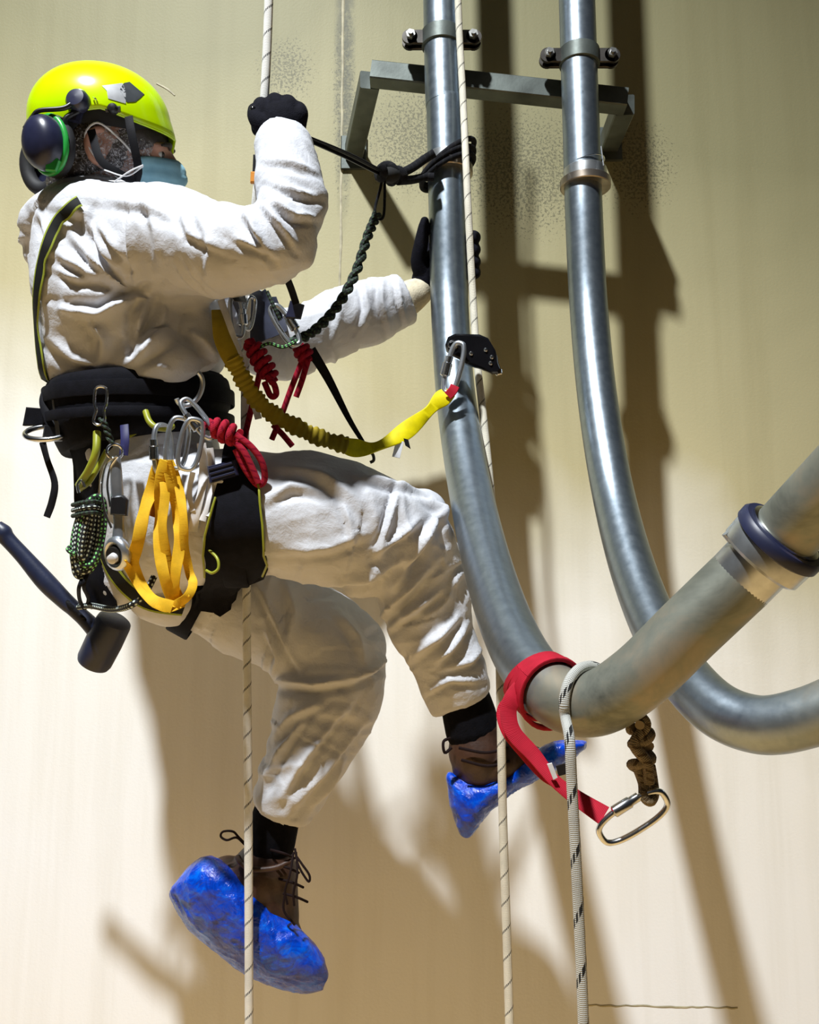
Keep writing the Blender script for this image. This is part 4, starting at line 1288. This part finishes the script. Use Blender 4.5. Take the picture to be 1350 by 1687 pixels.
# ------------------------------------------------------------------ ropes
def rope(name, label, rows, r, mat, cat='rope', group=None, seg=14, n=10, parent=None):
    m_ = MB(); m_.tube([at(*p) for p in rows], r, seg, n)
    return put(name, m_, mat, parent, label, cat, group, smooth=60)
rope('climbing_rope', 'white black-flecked working rope leading up past the raised glove and down between the legs',
     [(447, -220, 1.86), (443, 0, 1.85), (436, 160, 1.845), (426, 290, 1.86), (408, 480, 1.93), (404, 640, 1.97), (404, 800, 1.99), (406, 940, 1.985), (407, 1080, 1.955), (409, 1300, 1.94), (410, 1500, 1.93), (411, 1800, 1.92)],
     0.0085, M['rope_white'])
rope('climbing_rope', 'cream black-flecked backup rope running down along the nearer pipe',
     [(751, -220, 2.36), (755, 0, 2.34), (763, 160, 2.31), (771, 330, 2.235), (779, 480, 2.215), (786, 590, 2.17), (797, 690, 2.13), (810, 820, 2.08), (820, 960, 2.04), (825, 1150, 1.88), (829, 1350, 1.86), (836, 1560, 1.84), (842, 1760, 1.82)],
     0.0085, M['rope_cream'])
# grey rope slung over the lower pipe
def pipe_axis(px, py):
    b = min(range(len(S1)), key=lambda i: (pix(S1[i])[0] - px) ** 2 + (pix(S1[i])[1] - py) ** 2)
    i0 = max(0, b - 1); i1 = min(len(S1) - 1, b + 1)
    return S1[b].copy(), (S1[i1] - S1[i0]).normalized()
oo, ta = pipe_axis(972, 1160)
e1 = (-FWD - ta * (-FWD).dot(ta)).normalized(); e2 = ta.cross(e1)
if e2.dot(UPV) < 0: e2 = -e2
rr = PR + 0.0075
over = [oo + ta * (0.002 * k - 0.004) + (e1 * math.cos(a) + e2 * math.sin(a)) * rr for k, a in enumerate(np.linspace(0.0, 3.6, 12))]
m_ = MB()
lead = [at(965, 1800, 1.24), at(960, 1640, 1.245), at(951, 1450, 1.255), at(943, 1300, 1.262), at(939, 1220, 1.268)]
m_.tube(lead + over, 0.0072, 14, 8)
put('sling_rope', m_, M['rope_grey'], None, 'thick grey-white rope looped over the lower pipe and hanging down', 'rope', smooth=60)

# brown knotted rope below the pipe
ok, tk = pipe_axis(1020, 1142)
e1k = (-FWD - tk * (-FWD).dot(tk)).normalized(); e2k = tk.cross(e1k)
if e2k.dot(UPV) < 0: e2k = -e2k
rk = thing('knotted_rope', 'weathered brown rope tied in a chunky knot under the lower pipe', 'rope', at(1058, 1240, 1.33))
m_ = MB()
m_.tube([ok + (e1k * math.cos(a) + e2k * math.sin(a)) * (PR + 0.0065) for a in np.linspace(2.75, 4.9, 12)], 0.0065, 12, 4)
put('hitch', m_, M['rope_brown'], rk)
m_ = MB()
coil(m_, at(1052, 1196, 1.325), at(1060, 1234, 1.325), 0.0115, 0.0078, 1.6)
coil(m_, at(1060, 1226, 1.325), at(1054, 1270, 1.325), 0.0115, 0.0074, -1.5 if False else 1.4)
m_.tube([at(1056, 1180, 1.315), at(1064, 1196, 1.315), at(1046, 1226, 1.31), at(1066, 1256, 1.31), at(1070, 1290, 1.315)], 0.0078, 12, 6)
put('knot', m_, M['rope_brown'], rk)
m_ = MB(); m_.tube([at(1050, 1262, 1.32), at(1060, 1290, 1.32), at(1062, 1312, 1.312), at(1072, 1320, 1.31), at(1078, 1308, 1.325), at(1076, 1286, 1.33), at(1072, 1262, 1.325)], 0.0072, 12, 6); put('loop', m_, M['rope_brown'], rk)
fr = Fr(1044, 1346, 1.315, rot=-58, yaw=10)
t = carab('screwgate_carabiner', 'large oval steel carabiner hanging from the brown knot', fr, 52, 124, 5.2, M['steel'], gate=-1)

# red sling choked round the lower pipe
sl = thing('red_webbing_sling', 'red webbing sling wrapped round the lower pipe and clipped to the oval carabiner', 'sling', at(880, 1150, 1.43))
oc_, tc_ = pipe_axis(902, 1136)
f1 = (-FWD - tc_ * (-FWD).dot(tc_)).normalized(); f2 = tc_.cross(f1)
if f2.dot(UPV) < 0: f2 = -f2
for k, (o_, sk, w_) in enumerate(((-0.038, 0.18, 0.012), (-0.021, 0.12, 0.013), (-0.004, 0.06, 0.012), (0.012, -0.04, 0.011))):
    Q = []; RF = []
    for a in np.linspace(0, 2 * math.pi, 33):
        rad_ = f1 * math.cos(a) + f2 * math.sin(a)
        Q.append(oc_ + tc_ * (o_ + sk * 0.12 * math.sin(a + 0.8)) + rad_ * (PR + 0.003 + 0.0015 * k)); RF.append(rad_)
    m_ = MB(); m_.ribbon(Q, w_, 0.0060, RF, smooth=False); put('wrap', m_, M['web_red'], sl)
for pts, wd, rf in (([(860, 1132, 1.395), (846, 1150, 1.385), (838, 1172, 1.38), (846, 1206, 1.37), (880, 1244, 1.36), (912, 1284, 1.345), (950, 1314, 1.335), (996, 1344, 1.32)], [0.026, 0.026, 0.024, 0.024, 0.022, 0.018, 0.022, 0.028], (0.2, -1, 0.3)),
                    ([(858, 1150, 1.39), (832, 1168, 1.40), (838, 1202, 1.385), (866, 1240, 1.375), (898, 1276, 1.36), (924, 1296, 1.35)], [0.020, 0.022, 0.022, 0.020, 0.018, 0.010], (-0.4, -1, 0.1))):
    m_ = MB(); m_.ribbon([at(*p) for p in pts], wd, 0.0035, rf, n=8); put('tail', m_, M['web_red'], sl)
m_ = MB(); m_.prism([(-5, -14), (3, -14), (6, 12), (-2, 14)], Fr(910, 1270, 1.335, rot=28), -1, 1, 0.4); put('size_label', m_, M['white_tape'], sl)
m_ = MB(); m_.prism([(-8, -9), (8, -9), (8, 9), (-8, 9)], Fr(926, 1268, 1.35, rot=15), -1, 1, 0.4); put('care_tag', m_, M['black_plastic'], sl)

# ------------------------------------------------------------------ black strop from the glove round the pipe
st = thing('black_strop', 'black tape strop choked round the nearer pipe and pulled tight by the raised glove', 'sling', at(640, 285, 2.1))
m_ = MB(); m_.ribbon([at(478, 214, 1.83), at(512, 228, 1.85), at(570, 252, 1.97), at(625, 280, 2.10), at(650, 290, 2.16)], 0.020, 0.004, (0.15, -0.5, 1.0)); put('pull_tape', m_, M['web_black'], st)
m_ = MB(); m_.ribbon([at(512, 233, 1.855), at(570, 259, 1.975), at(625, 286, 2.105), at(648, 292, 2.16)], 0.008, 0.003, -FWD); put('tape_edge', m_, M['black_plastic'], st)
m_ = MB(); coil(m_, at(622, 280, 2.10), at(660, 292, 2.17), 0.014, 0.010, 2.2); m_.ball(at(644, 288, 2.13), 0.022, 0.02, 0.018); put('choke_knot', m_, M['rope_black'], st)
for (za, zb, r_) in ((236, 300, 0.011), (250, 296, 0.010), (262, 306, 0.009)):
    hi = at_y(738, za, YP); lo = at_y(738, zb, YP)
    Q = []
    for k in range(25):
        a = 2 * math.pi * k / 24 + math.pi
        t_ = (1 - math.cos(a - math.pi)) / 2            # low on the left by the knot, high on the right
        Q.append(Vector((hi.x, hi.y, lo.z + (hi.z - lo.z) * t_)) + Vector((math.cos(a), math.sin(a), 0)) * (PR + 0.019))
    m_ = MB(); m_.tube(Q[:-1], r_ * 0.62, 10, 2, closed=True); put('wrap', m_, M['rope_black'], st)
for dy in (0, 10):
    m_ = MB(); m_.tube([at(656, 288 + dy, 2.165), at(680, 276 + dy * 2, 2.22), at(700, 262 + dy * 3, 2.25), at(716, 252 + dy * 4, 2.25)], 0.010, 10, 5); put('wrap_lead', m_, M['rope_black'], st)

# lanyard from the strop to the chest
ln = thing('twisted_lanyard', 'black green-flecked twisted lanyard from the strop down to the chest knot', 'lanyard', at(560, 480, 2.1))
m_ = MB(); m_.tube([at(632, 286, 2.12), at(627, 310, 2.12), at(618, 345, 2.11), at(624, 360, 2.11), at(632, 356, 2.11), at(634, 325, 2.12), at(634, 290, 2.13)], 0.0032, 8, 6); put('end_loop', m_, M['rope_black'], ln)
base = smooth_path([at(622, 352, 2.11), at(606, 390, 2.08), at(586, 450, 2.04), at(556, 505, 2.0), at(518, 545, 1.96), at(478, 566, 1.93)], 14)
for ph in (0, math.pi):
    Q = []
    for i, p in enumerate(base):
        t_ = (base[min(i + 1, len(base) - 1)] - base[max(i - 1, 0)]).normalized(); n1 = t_.orthogonal().normalized(); n2 = t_.cross(n1)
        a = i * 0.75 + ph
        Q.append(p + (n1 * math.cos(a) + n2 * math.sin(a)) * 0.0052)
    m_ = MB(); m_.tube(Q, 0.0062, 10, 2); put('strand', m_, M['cord_dark'], ln)
m_ = MB(); m_.tube([at(488, 562, 1.925), at(466, 572, 1.91), at(444, 566, 1.90), at(428, 572, 1.89)], 0.0035, 8, 5); put('green_tail', m_, M['cord_green'], ln)

# ------------------------------------------------------------------ fall arrester on the backup rope and its absorber lanyard
AD = 2.10
fa = thing('rope_grab', 'black rope-grab fall arrester gripping the backup rope beside the nearer pipe', 'rope grab', at(782, 582, AD))
fr = Fr(782, 582, AD)
out = [(-48, 14), (-44, 26), (-32, 31), (8, 30), (22, 24), (34, 4), (40, -18), (44, -28), (40, -34), (28, -34), (12, -26), (-2, -22), (-14, -18), (-26, -10), (-38, -4), (-46, 4)]
m_ = MB(); m_.prism(out, fr, -12, 10, 4); put('body', m_, M['black_gloss'], fa)
m_ = MB(); m_.prism([(28, -26), (38, -18), (46, -26), (46, -34), (38, -36)], fr, -14, -2, 2); put('lever', m_, M['steel'], fa)
for (x, y) in ((-6, -2), (18, 4), (28, -8), (26, -18)):
    m_ = MB(); m_.lathe([(0.0045, 0), (0.0045, 0.002), (0.0025, 0.004)], fr.p(x, y, 9.5), -FWD, 12); put('rivet', m_, M['steel'], fa)
m_ = MB(); m_.tube([fr.p(-36 + 7 * math.cos(a), 12 + 6 * math.sin(a), 11) for a in np.linspace(0, 6.283, 17)[:-1]], 1.6 * fr.s, 8, 2, closed=True); put('eye_rim', m_, M['steel'], fa)
carab('screwgate_carabiner', 'slim steel carabiner joining the rope grab to the yellow lanyard', Fr(748, 606, AD - 0.03, rot=-14, yaw=-20), 24, 84, 4.4, M['alu'], gate=-1)

yl = thing('absorber_lanyard', 'yellow shock-absorbing lanyard sagging from the chest to the rope grab', 'lanyard', at(560, 720, 1.95))
m_ = MB()
lp = smooth_path([at(742, 646, 2.07), at(722, 662, 2.06), at(700, 684, 2.04), at(660, 716, 2.01), at(620, 736, 1.985), at(585, 738, 1.97), at(556, 728, 1.955)], 8)
m_.ribbon(lp, [0.030 + 0.008 * math.sin(i * 0.35) for i in range(len(lp))], 0.006, [Vector((0.1 * math.sin(i * .3), -1, 0.5 * math.cos(i * .22))) for i in range(len(lp))], smooth=False)
put('smooth_section', m_, M['web_lemon'], yl)
m_ = MB()
base = smooth_path([at(572, 734, 1.965), at(530, 722, 1.945), at(490, 704, 1.92), at(450, 682, 1.895), at(420, 655, 1.875), at(398, 620, 1.86), at(382, 590, 1.845)], 22)
m_.tube(base, [0.0165 + 0.0020 * math.sin(i * 1.15 + 0.6 * math.sin(i * .37)) + 0.0018 * math.sin(i * 0.31) for i in range(len(base))], 14, 1, ref=FWD, asp=0.6, smooth=False)
put('gathered_section', m_, M['web_ochre'], yl)
m_ = MB(); m_.ribbon([at(388, 604, 1.848), at(376, 580, 1.842), at(366, 556, 1.845), at(360, 530, 1.855), at(356, 512, 1.88)], [0.03, 0.034, 0.032, 0.024, 0.018], 0.005, (0.25, -1, 0.1)); put('flat_section', m_, M['web_ochre'], yl)
m_ = MB(); m_.ribbon([at(738, 652, 2.055), at(746, 644, 2.055), at(750, 636, 2.06)], 0.02, 0.005, -FWD); put('end_stitching', m_, M['web_red'], yl)
m_ = MB(); m_.prism([(-7, -14), (6, -14), (7, 14), (-6, 14)], Fr(656, 740, 2.0, rot=-12), -1, 1, 0.4); put('tag', m_, M['white_tape'], yl)
m_ = MB(); m_.prism([(-4, 10), (4, 8), (8, -8), (-1, -2)], Fr(669, 732, 2.0), -1, 1, 0.4); put('tag', m_, M['black_plastic'], yl)

# ------------------------------------------------------------------ chest hardware
wt = thing('white_chest_tape', 'white tape strap running from the chest down to the thigh behind the yellow lanyard', 'strap', at(395, 590, 1.90))
m_ = MB(); m_.ribbon([at(364, 494, 1.90), at(376, 530, 1.885), at(392, 580, 1.90), at(412, 640, 1.92), at(426, 690, 1.95)], 0.014, 0.003, -FWD); put('tape', m_, M['white_tape'], wt)
carab('chest_carabiner', 'small steel carabiner at the top of the chest panel', Fr(390, 522, 1.90, rot=4, yaw=35), 22, 66, 4, M['alu'])
carab('chest_carabiner', 'steel screwgate carabiner at the chest end of the twisted lanyard', Fr(470, 536, 1.93, rot=32, yaw=20), 24, 74, 4.4, M['alu'])
carab('chest_carabiner', 'thin upright wire carabiner between the two chest carabiners', Fr(411, 516, 1.93, rot=-10, yaw=50), 20, 54, 3, M['steel'], sleeve=False)
bs = thing('black_chest_strap', 'black strap and buckle coming down from under the raised sleeve', 'strap', at(482, 490, 1.93))
m_ = MB(); m_.ribbon([at(472, 456, 1.86), at(480, 476, 1.89), at(488, 500, 1.92)], 0.014, 0.003, -FWD); put('strap', m_, M['web_black'], bs)
m_ = MB(); m_.prism([(-13, -14), (12, -12), (14, 12), (-10, 15)], Fr(486, 512, 1.925, rot=-10), -5, 5, 2); put('buckle', m_, M['navy_plastic'], bs)
m_ = MB(); m_.tube([at(440, 480, 1.91), at(452, 506, 1.91), at(462, 528, 1.915)], 0.004, 8, 5); put('cord', m_, M['cord_dark'], bs)

def red_cowtail(label, a, b, R, turns, tails):
    t = thing('red_cowtail', label, 'rope', at(*a))
    m_ = MB(); knot(m_, at(*a), at(*b), R, 0.0068, turns); put('knot', m_, M['rope_red'], t)
    for tl in tails:
        m_ = MB(); m_.tube([at(*p) for p in tl], 0.0062, 10, 6); put('strand', m_, M['rope_red'], t)
red_cowtail('red rope cow-tail tied in a long barrel knot below the chest panel', (414, 566, 1.90), (448, 624, 1.90), 0.0135, 5,
            [[(440, 618, 1.885), (452, 634, 1.885), (455, 650, 1.89), (446, 652, 1.895), (436, 630, 1.90)], [(430, 606, 1.92), (420, 650, 1.95), (408, 700, 1.97), (400, 735, 1.98)]])
red_cowtail('dark red rope with two tails tied behind the chest carabiner', (494, 570, 1.97), (506, 592, 1.97), 0.012, 2.5,
            [[(500, 590, 1.97), (480, 640, 1.98), (462, 690, 1.99), (448, 724, 2.0)], [(508, 592, 1.965), (498, 626, 1.965), (488, 654, 1.97)], [(450, 700, 2.0), (466, 716, 2.0), (482, 735, 2.0)]])
bt_ = thing('black_tether', 'thin black tether slanting from the dark red knot down to the yellow lanyard', 'strap', at(560, 660, 2.02))
m_ = MB(); m_.ribbon([at(512, 576, 1.98), at(540, 622, 2.0), at(575, 690, 2.02), at(598, 728, 2.03), at(606, 742, 2.03)], [0.022, 0.018, 0.012, 0.009, 0.008], 0.003, -FWD); put('tape', m_, M['web_black'], bt_)
m_ = MB(); m_.tube([at(604, 742, 2.03), at(614, 748, 2.03), at(616, 758, 2.03), at(610, 762, 2.03)], 0.0035, 8, 5); put('hook', m_, M['black_plastic'], bt_)
ha = thing('hand_ascender', 'small black and orange ascender handle just behind the raised sleeve', 'ascender', at(420, 284, 1.84))
m_ = MB(); m_.prism([(-4, -22), (10, -22), (10, 22), (-2, 22)], Fr(420, 278, 1.85), -6, 6, 2); put('frame', m_, M['black_plastic'], ha)
m_ = MB(); m_.prism([(-5, -10), (8, -10), (8, 8), (-4, 8)], Fr(418, 292, 1.845), -6, 6, 2); put('grip', m_, simple('orange_grip', (0.6, 0.22, 0.02), 0.5), ha)

# ------------------------------------------------------------------ gear hanging at the hip
GD = 1.775
lk = thing('gear_clip', 'narrow blue-steel snap clip hanging from the belt above the wrench', 'clip', at(168, 670, GD))
fr = Fr(165, 668, GD, rot=-4)
m_ = MB(); m_.tube([fr.p(-9, 26), fr.p(0, 31), fr.p(9, 26), fr.p(10, 4), fr.p(7, -8), fr.p(9, -24), fr.p(0, -32), fr.p(-9, -26), fr.p(-6, -8), fr.p(-10, 6)], 2.6 * fr.s, 8, 5, closed=True); put('frame', m_, M['steel'], lk)
m_ = MB(); Q = smooth_path([at(168, 690, GD), at(176, 708, GD), at(184, 730, GD)], 10)
for ph in (0, math.pi):
    m_.tube([q + (RGT * math.cos(i * .6 + ph) + FWD * math.sin(i * .6 + ph)) * 0.004 for i, q in enumerate(Q)], 0.0032, 8, 2)
put('twisted_cord', m_, M['cord_dark'], lk)
m_ = MB(); fr = Fr(189, 744, GD, yaw=35); m_.tube([fr.p(13 * math.cos(a), 12 * math.sin(a)) for a in np.linspace(0, 6.283, 17)[:-1]], 2.4 * fr.s, 8, 2, closed=True); put('ring', m_, M['steel'], lk)
m_ = MB(); m_.ribbon([at(205, 700, 1.80), at(206, 725, 1.79), at(204, 750, 1.79)], 0.016, 0.003, -FWD); put('blue_tape', m_, simple('navy_tape', (0.02, 0.02, 0.10), 0.5), lk)

wr = thing('scaffold_wrench', 'grey steel podger wrench hanging at the hip with a taped shank', 'wrench', at(194, 840, GD))
m_ = MB()
m_.tube([at(191, 752, GD), at(192, 790, GD), at(194, 830, GD), at(196, 860, GD), at(196, 885, GD)], [0.0085, 0.0115, 0.0115, 0.010, 0.0125], 12, 5, ref=FWD, asp=0.5); put('shank', m_, M['alu'], wr)
m_ = MB(); fr = Fr(194, 912, GD - 0.004, rot=-20, yaw=-25, tilt=20)
m_.tube([fr.p(20 * math.cos(a), 22 * math.sin(a)) for a in np.linspace(0, 6.283, 25)[:-1]], 7.5 * fr.s, 10, 1, closed=True, ref=fr.m @ Vector((0, 0, 1)), asp=1.3); put('ring_head', m_, M['alu'], wr)
m_ = MB(); m_.lathe([(0.0155, -0.012), (0.0155, 0.014), (0.010, 0.016)], fr.p(0, 0, 0), fr.m @ Vector((0.1, 0, 1)), 16); put('socket', m_, M['rust'], wr)
m_ = MB(); m_.lathe([(0.009, 0.012), (0.009, 0.026), (0.006, 0.028)], fr.p(2, 0, 0), fr.m @ Vector((0.3, -0.1, 1)), 16); put('socket_pin', m_, M['white_tape'], wr)
m_ = MB(); m_.prism([(-13, -16), (14, -18), (16, 8), (8, 16), (-12, 14)], Fr(196, 832, GD - 0.008), -6, 7, 3); put('tape_wrap', m_, M['black_plastic'], wr)
m_ = MB(); m_.tube([at(192, 752, GD - 0.01), at(176, 765, GD), at(168, 800, GD), at(172, 840, GD), at(184, 870, GD)], 0.0022, 8, 6); m_.tube([at(194, 752, GD - 0.01), at(182, 770, GD - .004), at(177, 800, GD - .004), at(182, 835, GD - .004)], 0.0022, 8, 6); put('wire_leash', m_, M['steel'], wr)

for k, (x, y, rot_, yw, lb) in enumerate(((268, 742, 2, 50, 'leftmost screwgate carabiner of the hip cluster, carrying the yellow slings'), (292, 730, -8, 20, 'middle bare aluminium carabiner of the hip cluster'), (314, 732, -12, 15, 'rightmost bare aluminium carabiner of the hip cluster'))):
    carab('screwgate_carabiner', lb, Fr(x, y, GD - 0.006 * k, rot=rot_, yaw=yw), 34, 84, 4.2, M['alu'], gate=(-1 if k == 0 else 1), sleeve=(k == 0))
carab('screwgate_carabiner', 'white-sleeved carabiner joining the belt ring to the red cow-tail at the thigh', Fr(326, 690, GD, rot=38, yaw=30), 24, 78, 4.2, M['alu'], gate=-1)

ys = thing('yellow_slings', 'bunch of yellow webbing slings drooping in loops from the hip carabiners', 'sling', at(275, 880, GD))
YN = [Vector((-0.6, -1, 0)), Vector((0.5, -1, 0.1)), Vector((-0.3, -1, 0)), Vector((0.7, -1, 0)), Vector((-0.2, -1, 0.4)), Vector((0.3, -1, 0.5)), Vector((0.8, -1, 0)), Vector((0.1, -1, 0)), Vector((0.6, -1, 0)), Vector((-0.4, -1, 0))]
for pts, wd in (([(262, 758), (252, 800), (238, 842), (228, 890), (220, 928), (232, 964), (254, 990), (284, 1000)], 0.021),
                ([(270, 758), (264, 800), (264, 850), (262, 900), (270, 946), (282, 984), (288, 998)], 0.019),
                ([(276, 758), (284, 800), (292, 842), (296, 890), (290, 940), (286, 984), (288, 998)], 0.019),
                ([(280, 760), (294, 800), (302, 850), (304, 900), (312, 942), (318, 962), (308, 984), (286, 998)], 0.015),
                ([(266, 758), (272, 810), (268, 870), (280, 940), (296, 985), (312, 976)], 0.016),
                ([(204, 922), (216, 944), (234, 974), (258, 996), (280, 1003), (302, 994)], 0.013)):
    P = [at(x, y, GD - 0.012 + 0.012 * math.sin(i * 1.7 + wd * 900)) for i, (x, y) in enumerate(pts)]
    m_ = MB(); m_.ribbon(P, wd * 1.1, 0.0022, YN[:len(P)], n=8); put('sling', m_, M['web_yellow'], ys)
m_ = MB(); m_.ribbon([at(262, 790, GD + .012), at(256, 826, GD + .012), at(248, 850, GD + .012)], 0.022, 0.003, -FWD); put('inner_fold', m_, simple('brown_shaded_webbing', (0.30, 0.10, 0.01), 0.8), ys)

gc = thing('cord_bundle', 'bundle of black cord with green flecks coiled at the rear of the hip', 'cord', at(145, 880, 1.80))
for k, (x0, x1, y0, y1, dz, mt) in enumerate(((124, 158, 826, 950, 0.0, 'cord_white'), (128, 164, 822, 942, -0.008, 'cord_white'), (134, 170, 818, 932, -0.015, 'cord_green'), (138, 150, 834, 920, -0.02, 'cord_white'), (122, 168, 830, 944, 0.010, 'cord_green'))):
    cx = (x0 + x1) / 2; cy = (y0 + y1) / 2; hw = (x1 - x0) / 2; hh = (y1 - y0) / 2
    Q = [at(cx + hw * math.copysign(abs(math.cos(a)) ** .8, math.cos(a)) - 8 * math.sin(a), cy + hh * math.sin(a), 1.80 + dz + 0.006 * math.cos(a)) for a in np.linspace(0, 6.283, 21)[:-1]]
    m_ = MB(); m_.tube(Q, 0.0062, 10, 3, closed=True); put('coil', m_, M[mt], gc)
for k in range(3):
    m_ = MB(); y = 828 + k * 9
    m_.tube([at(120, y + 4, 1.80), at(136, y, 1.765), at(156, y - 2, 1.768), at(168, y + 2, 1.79)], 0.0042, 8, 5); put('wrap', m_, M['cord_dark' if k != 1 else 'cord_white'], gc)
m_ = MB(); m_.tube([at(116, 900, 1.79), at(112, 906, 1.785), at(122, 912, 1.78), at(132, 908, 1.78)], 0.004, 8, 5); put('cord_end', m_, M['cord_green'], gc)
m_ = MB(); m_.tube([at(130, 812, 1.79), at(128, 800, 1.79), at(134, 792, 1.79), at(140, 802, 1.79)], 0.003, 8, 5); put('clip_wire', m_, M['steel'], gc)

red_cowtail('bright red rope cow-tail knotted at the top of the thigh pad', (352, 702, 1.775), (392, 722, 1.77), 0.014, 3.2,
            [[(388, 716, 1.765), (414, 736, 1.765), (432, 762, 1.77), (436, 790, 1.78), (424, 798, 1.78), (404, 772, 1.775), (388, 740, 1.77)], [(384, 724, 1.77), (402, 744, 1.762), (416, 772, 1.765), (426, 796, 1.77)], [(352, 700, 1.78), (344, 694, 1.785), (336, 702, 1.785)]])
cb = thing('black_buckle', 'ribbed black plastic buckle above the thigh pad', 'buckle', at(367, 776, 1.78))
fr = Fr(367, 776, 1.78, rot=16)
m_ = MB(); m_.prism([(-26, -14), (24, -14), (27, 12), (-22, 14)], fr, -8, 6, 3); put('body', m_, M['navy_plastic'], cb)
for k in range(3):
    m_ = MB(); m_.bar(fr.p(-20, -8 + k * 8, 7), fr.p(20, -8 + k * 8, 7), 0.004, 0.003, up=-FWD, bev=0.0008); put('rib', m_, M['navy_plastic'], cb)
ws = thing('white_slings', 'white tape slings hanging behind the carabiners beside the thigh pad', 'sling', at(335, 810, 1.79))
for pts, wd in (([(332, 730), (336, 770), (332, 810), (322, 850), (318, 876)], 0.017), ([(346, 738), (350, 780), (344, 820), (334, 858)], 0.013), ([(318, 778), (312, 810), (318, 842)], 0.010), ([(362, 790), (352, 820), (340, 850)], 0.015)):
    m_ = MB(); m_.ribbon([at(x, y, 1.792 + 0.005 * math.sin(i * 2)) for i, (x, y) in enumerate(pts)], wd, 0.0025, [Vector((0.5 * math.sin(i * 2.1), -1, 0)) for i in range(len(pts))], n=6); put('sling', m_, M['white_tape'], ws)

# ------------------------------------------------------------------ mallet on its leash
MD = 2.02
ml = thing('rubber_mallet', 'navy rubber mallet hanging head-down by a cord behind the hip', 'mallet', at(160, 1030, MD))
m_ = MB(); hp_ = [(-6, 866), (4, 878), (14, 890), (40, 918), (75, 958), (105, 988), (122, 1003)]
m_.tube([at(x, y, MD) for x, y in hp_], [0.0137, 0.0197, 0.0165, 0.0170, 0.0203, 0.0181, 0.0165], 20, 6, ref=FWD, asp=0.85); put('handle', m_, M['mallet'], ml)
m_ = MB(); m_.tube([at(118, 1000, MD), at(138, 1018, MD), at(156, 1036, MD), at(168, 1048, MD)], [0.0160, 0.0165, 0.0192, 0.024], 20, 5); put('neck', m_, M['mallet'], ml)
ha_ = at(189, 1022, MD - 0.012); hb_ = at(155, 1090, MD + 0.012); ax = (hb_ - ha_)
Lh = ax.length
m_ = MB(); m_.lathe([(0.002, -0.004), (0.0285, -0.004), (0.035, 0.000), (0.0365, 0.006), (0.038, Lh * .5), (0.0368, Lh - 0.004), (0.034, Lh + 0.004), (0.0265, Lh + 0.007), (0.002, Lh + 0.008)], ha_, ax, 36); put('head', m_, M['mallet'], ml)
for k in range(3):
    f_ = Fr(122 + k * 7, 1000 + k * 7, MD, rot=45)
    m_ = MB(); m_.tube([f_.p(0 + 2 * math.sin(a), 15.5 * math.cos(a), 14.5 * math.sin(a)) for a in np.linspace(0, 6.283, 17)[:-1]], 3.4 * f_.s, 8, 2, closed=True); put('leash_wrap', m_, M['rope_black'], ml)
rope('cord_leash', 'black and white flecked tool cord running under the hip to the mallet',
     [(254, 950, 1.80), (246, 966, 1.79), (236, 982, 1.785), (214, 998, 1.79), (185, 1004, 1.86), (150, 998, 1.94), (130, 1000, 1.99)], 0.0062, M['cord_white'], 'cord')
rope('cord_leash', 'plain black loop of cord tying the mallet neck to the cord bundle',
     [(136, 952, 1.80), (130, 970, 1.80), (132, 990, 1.92), (140, 1002, 1.97), (146, 986, 1.92), (138, 966, 1.80), (144, 945, 1.80)], 0.0038, M['rope_black'], 'cord')
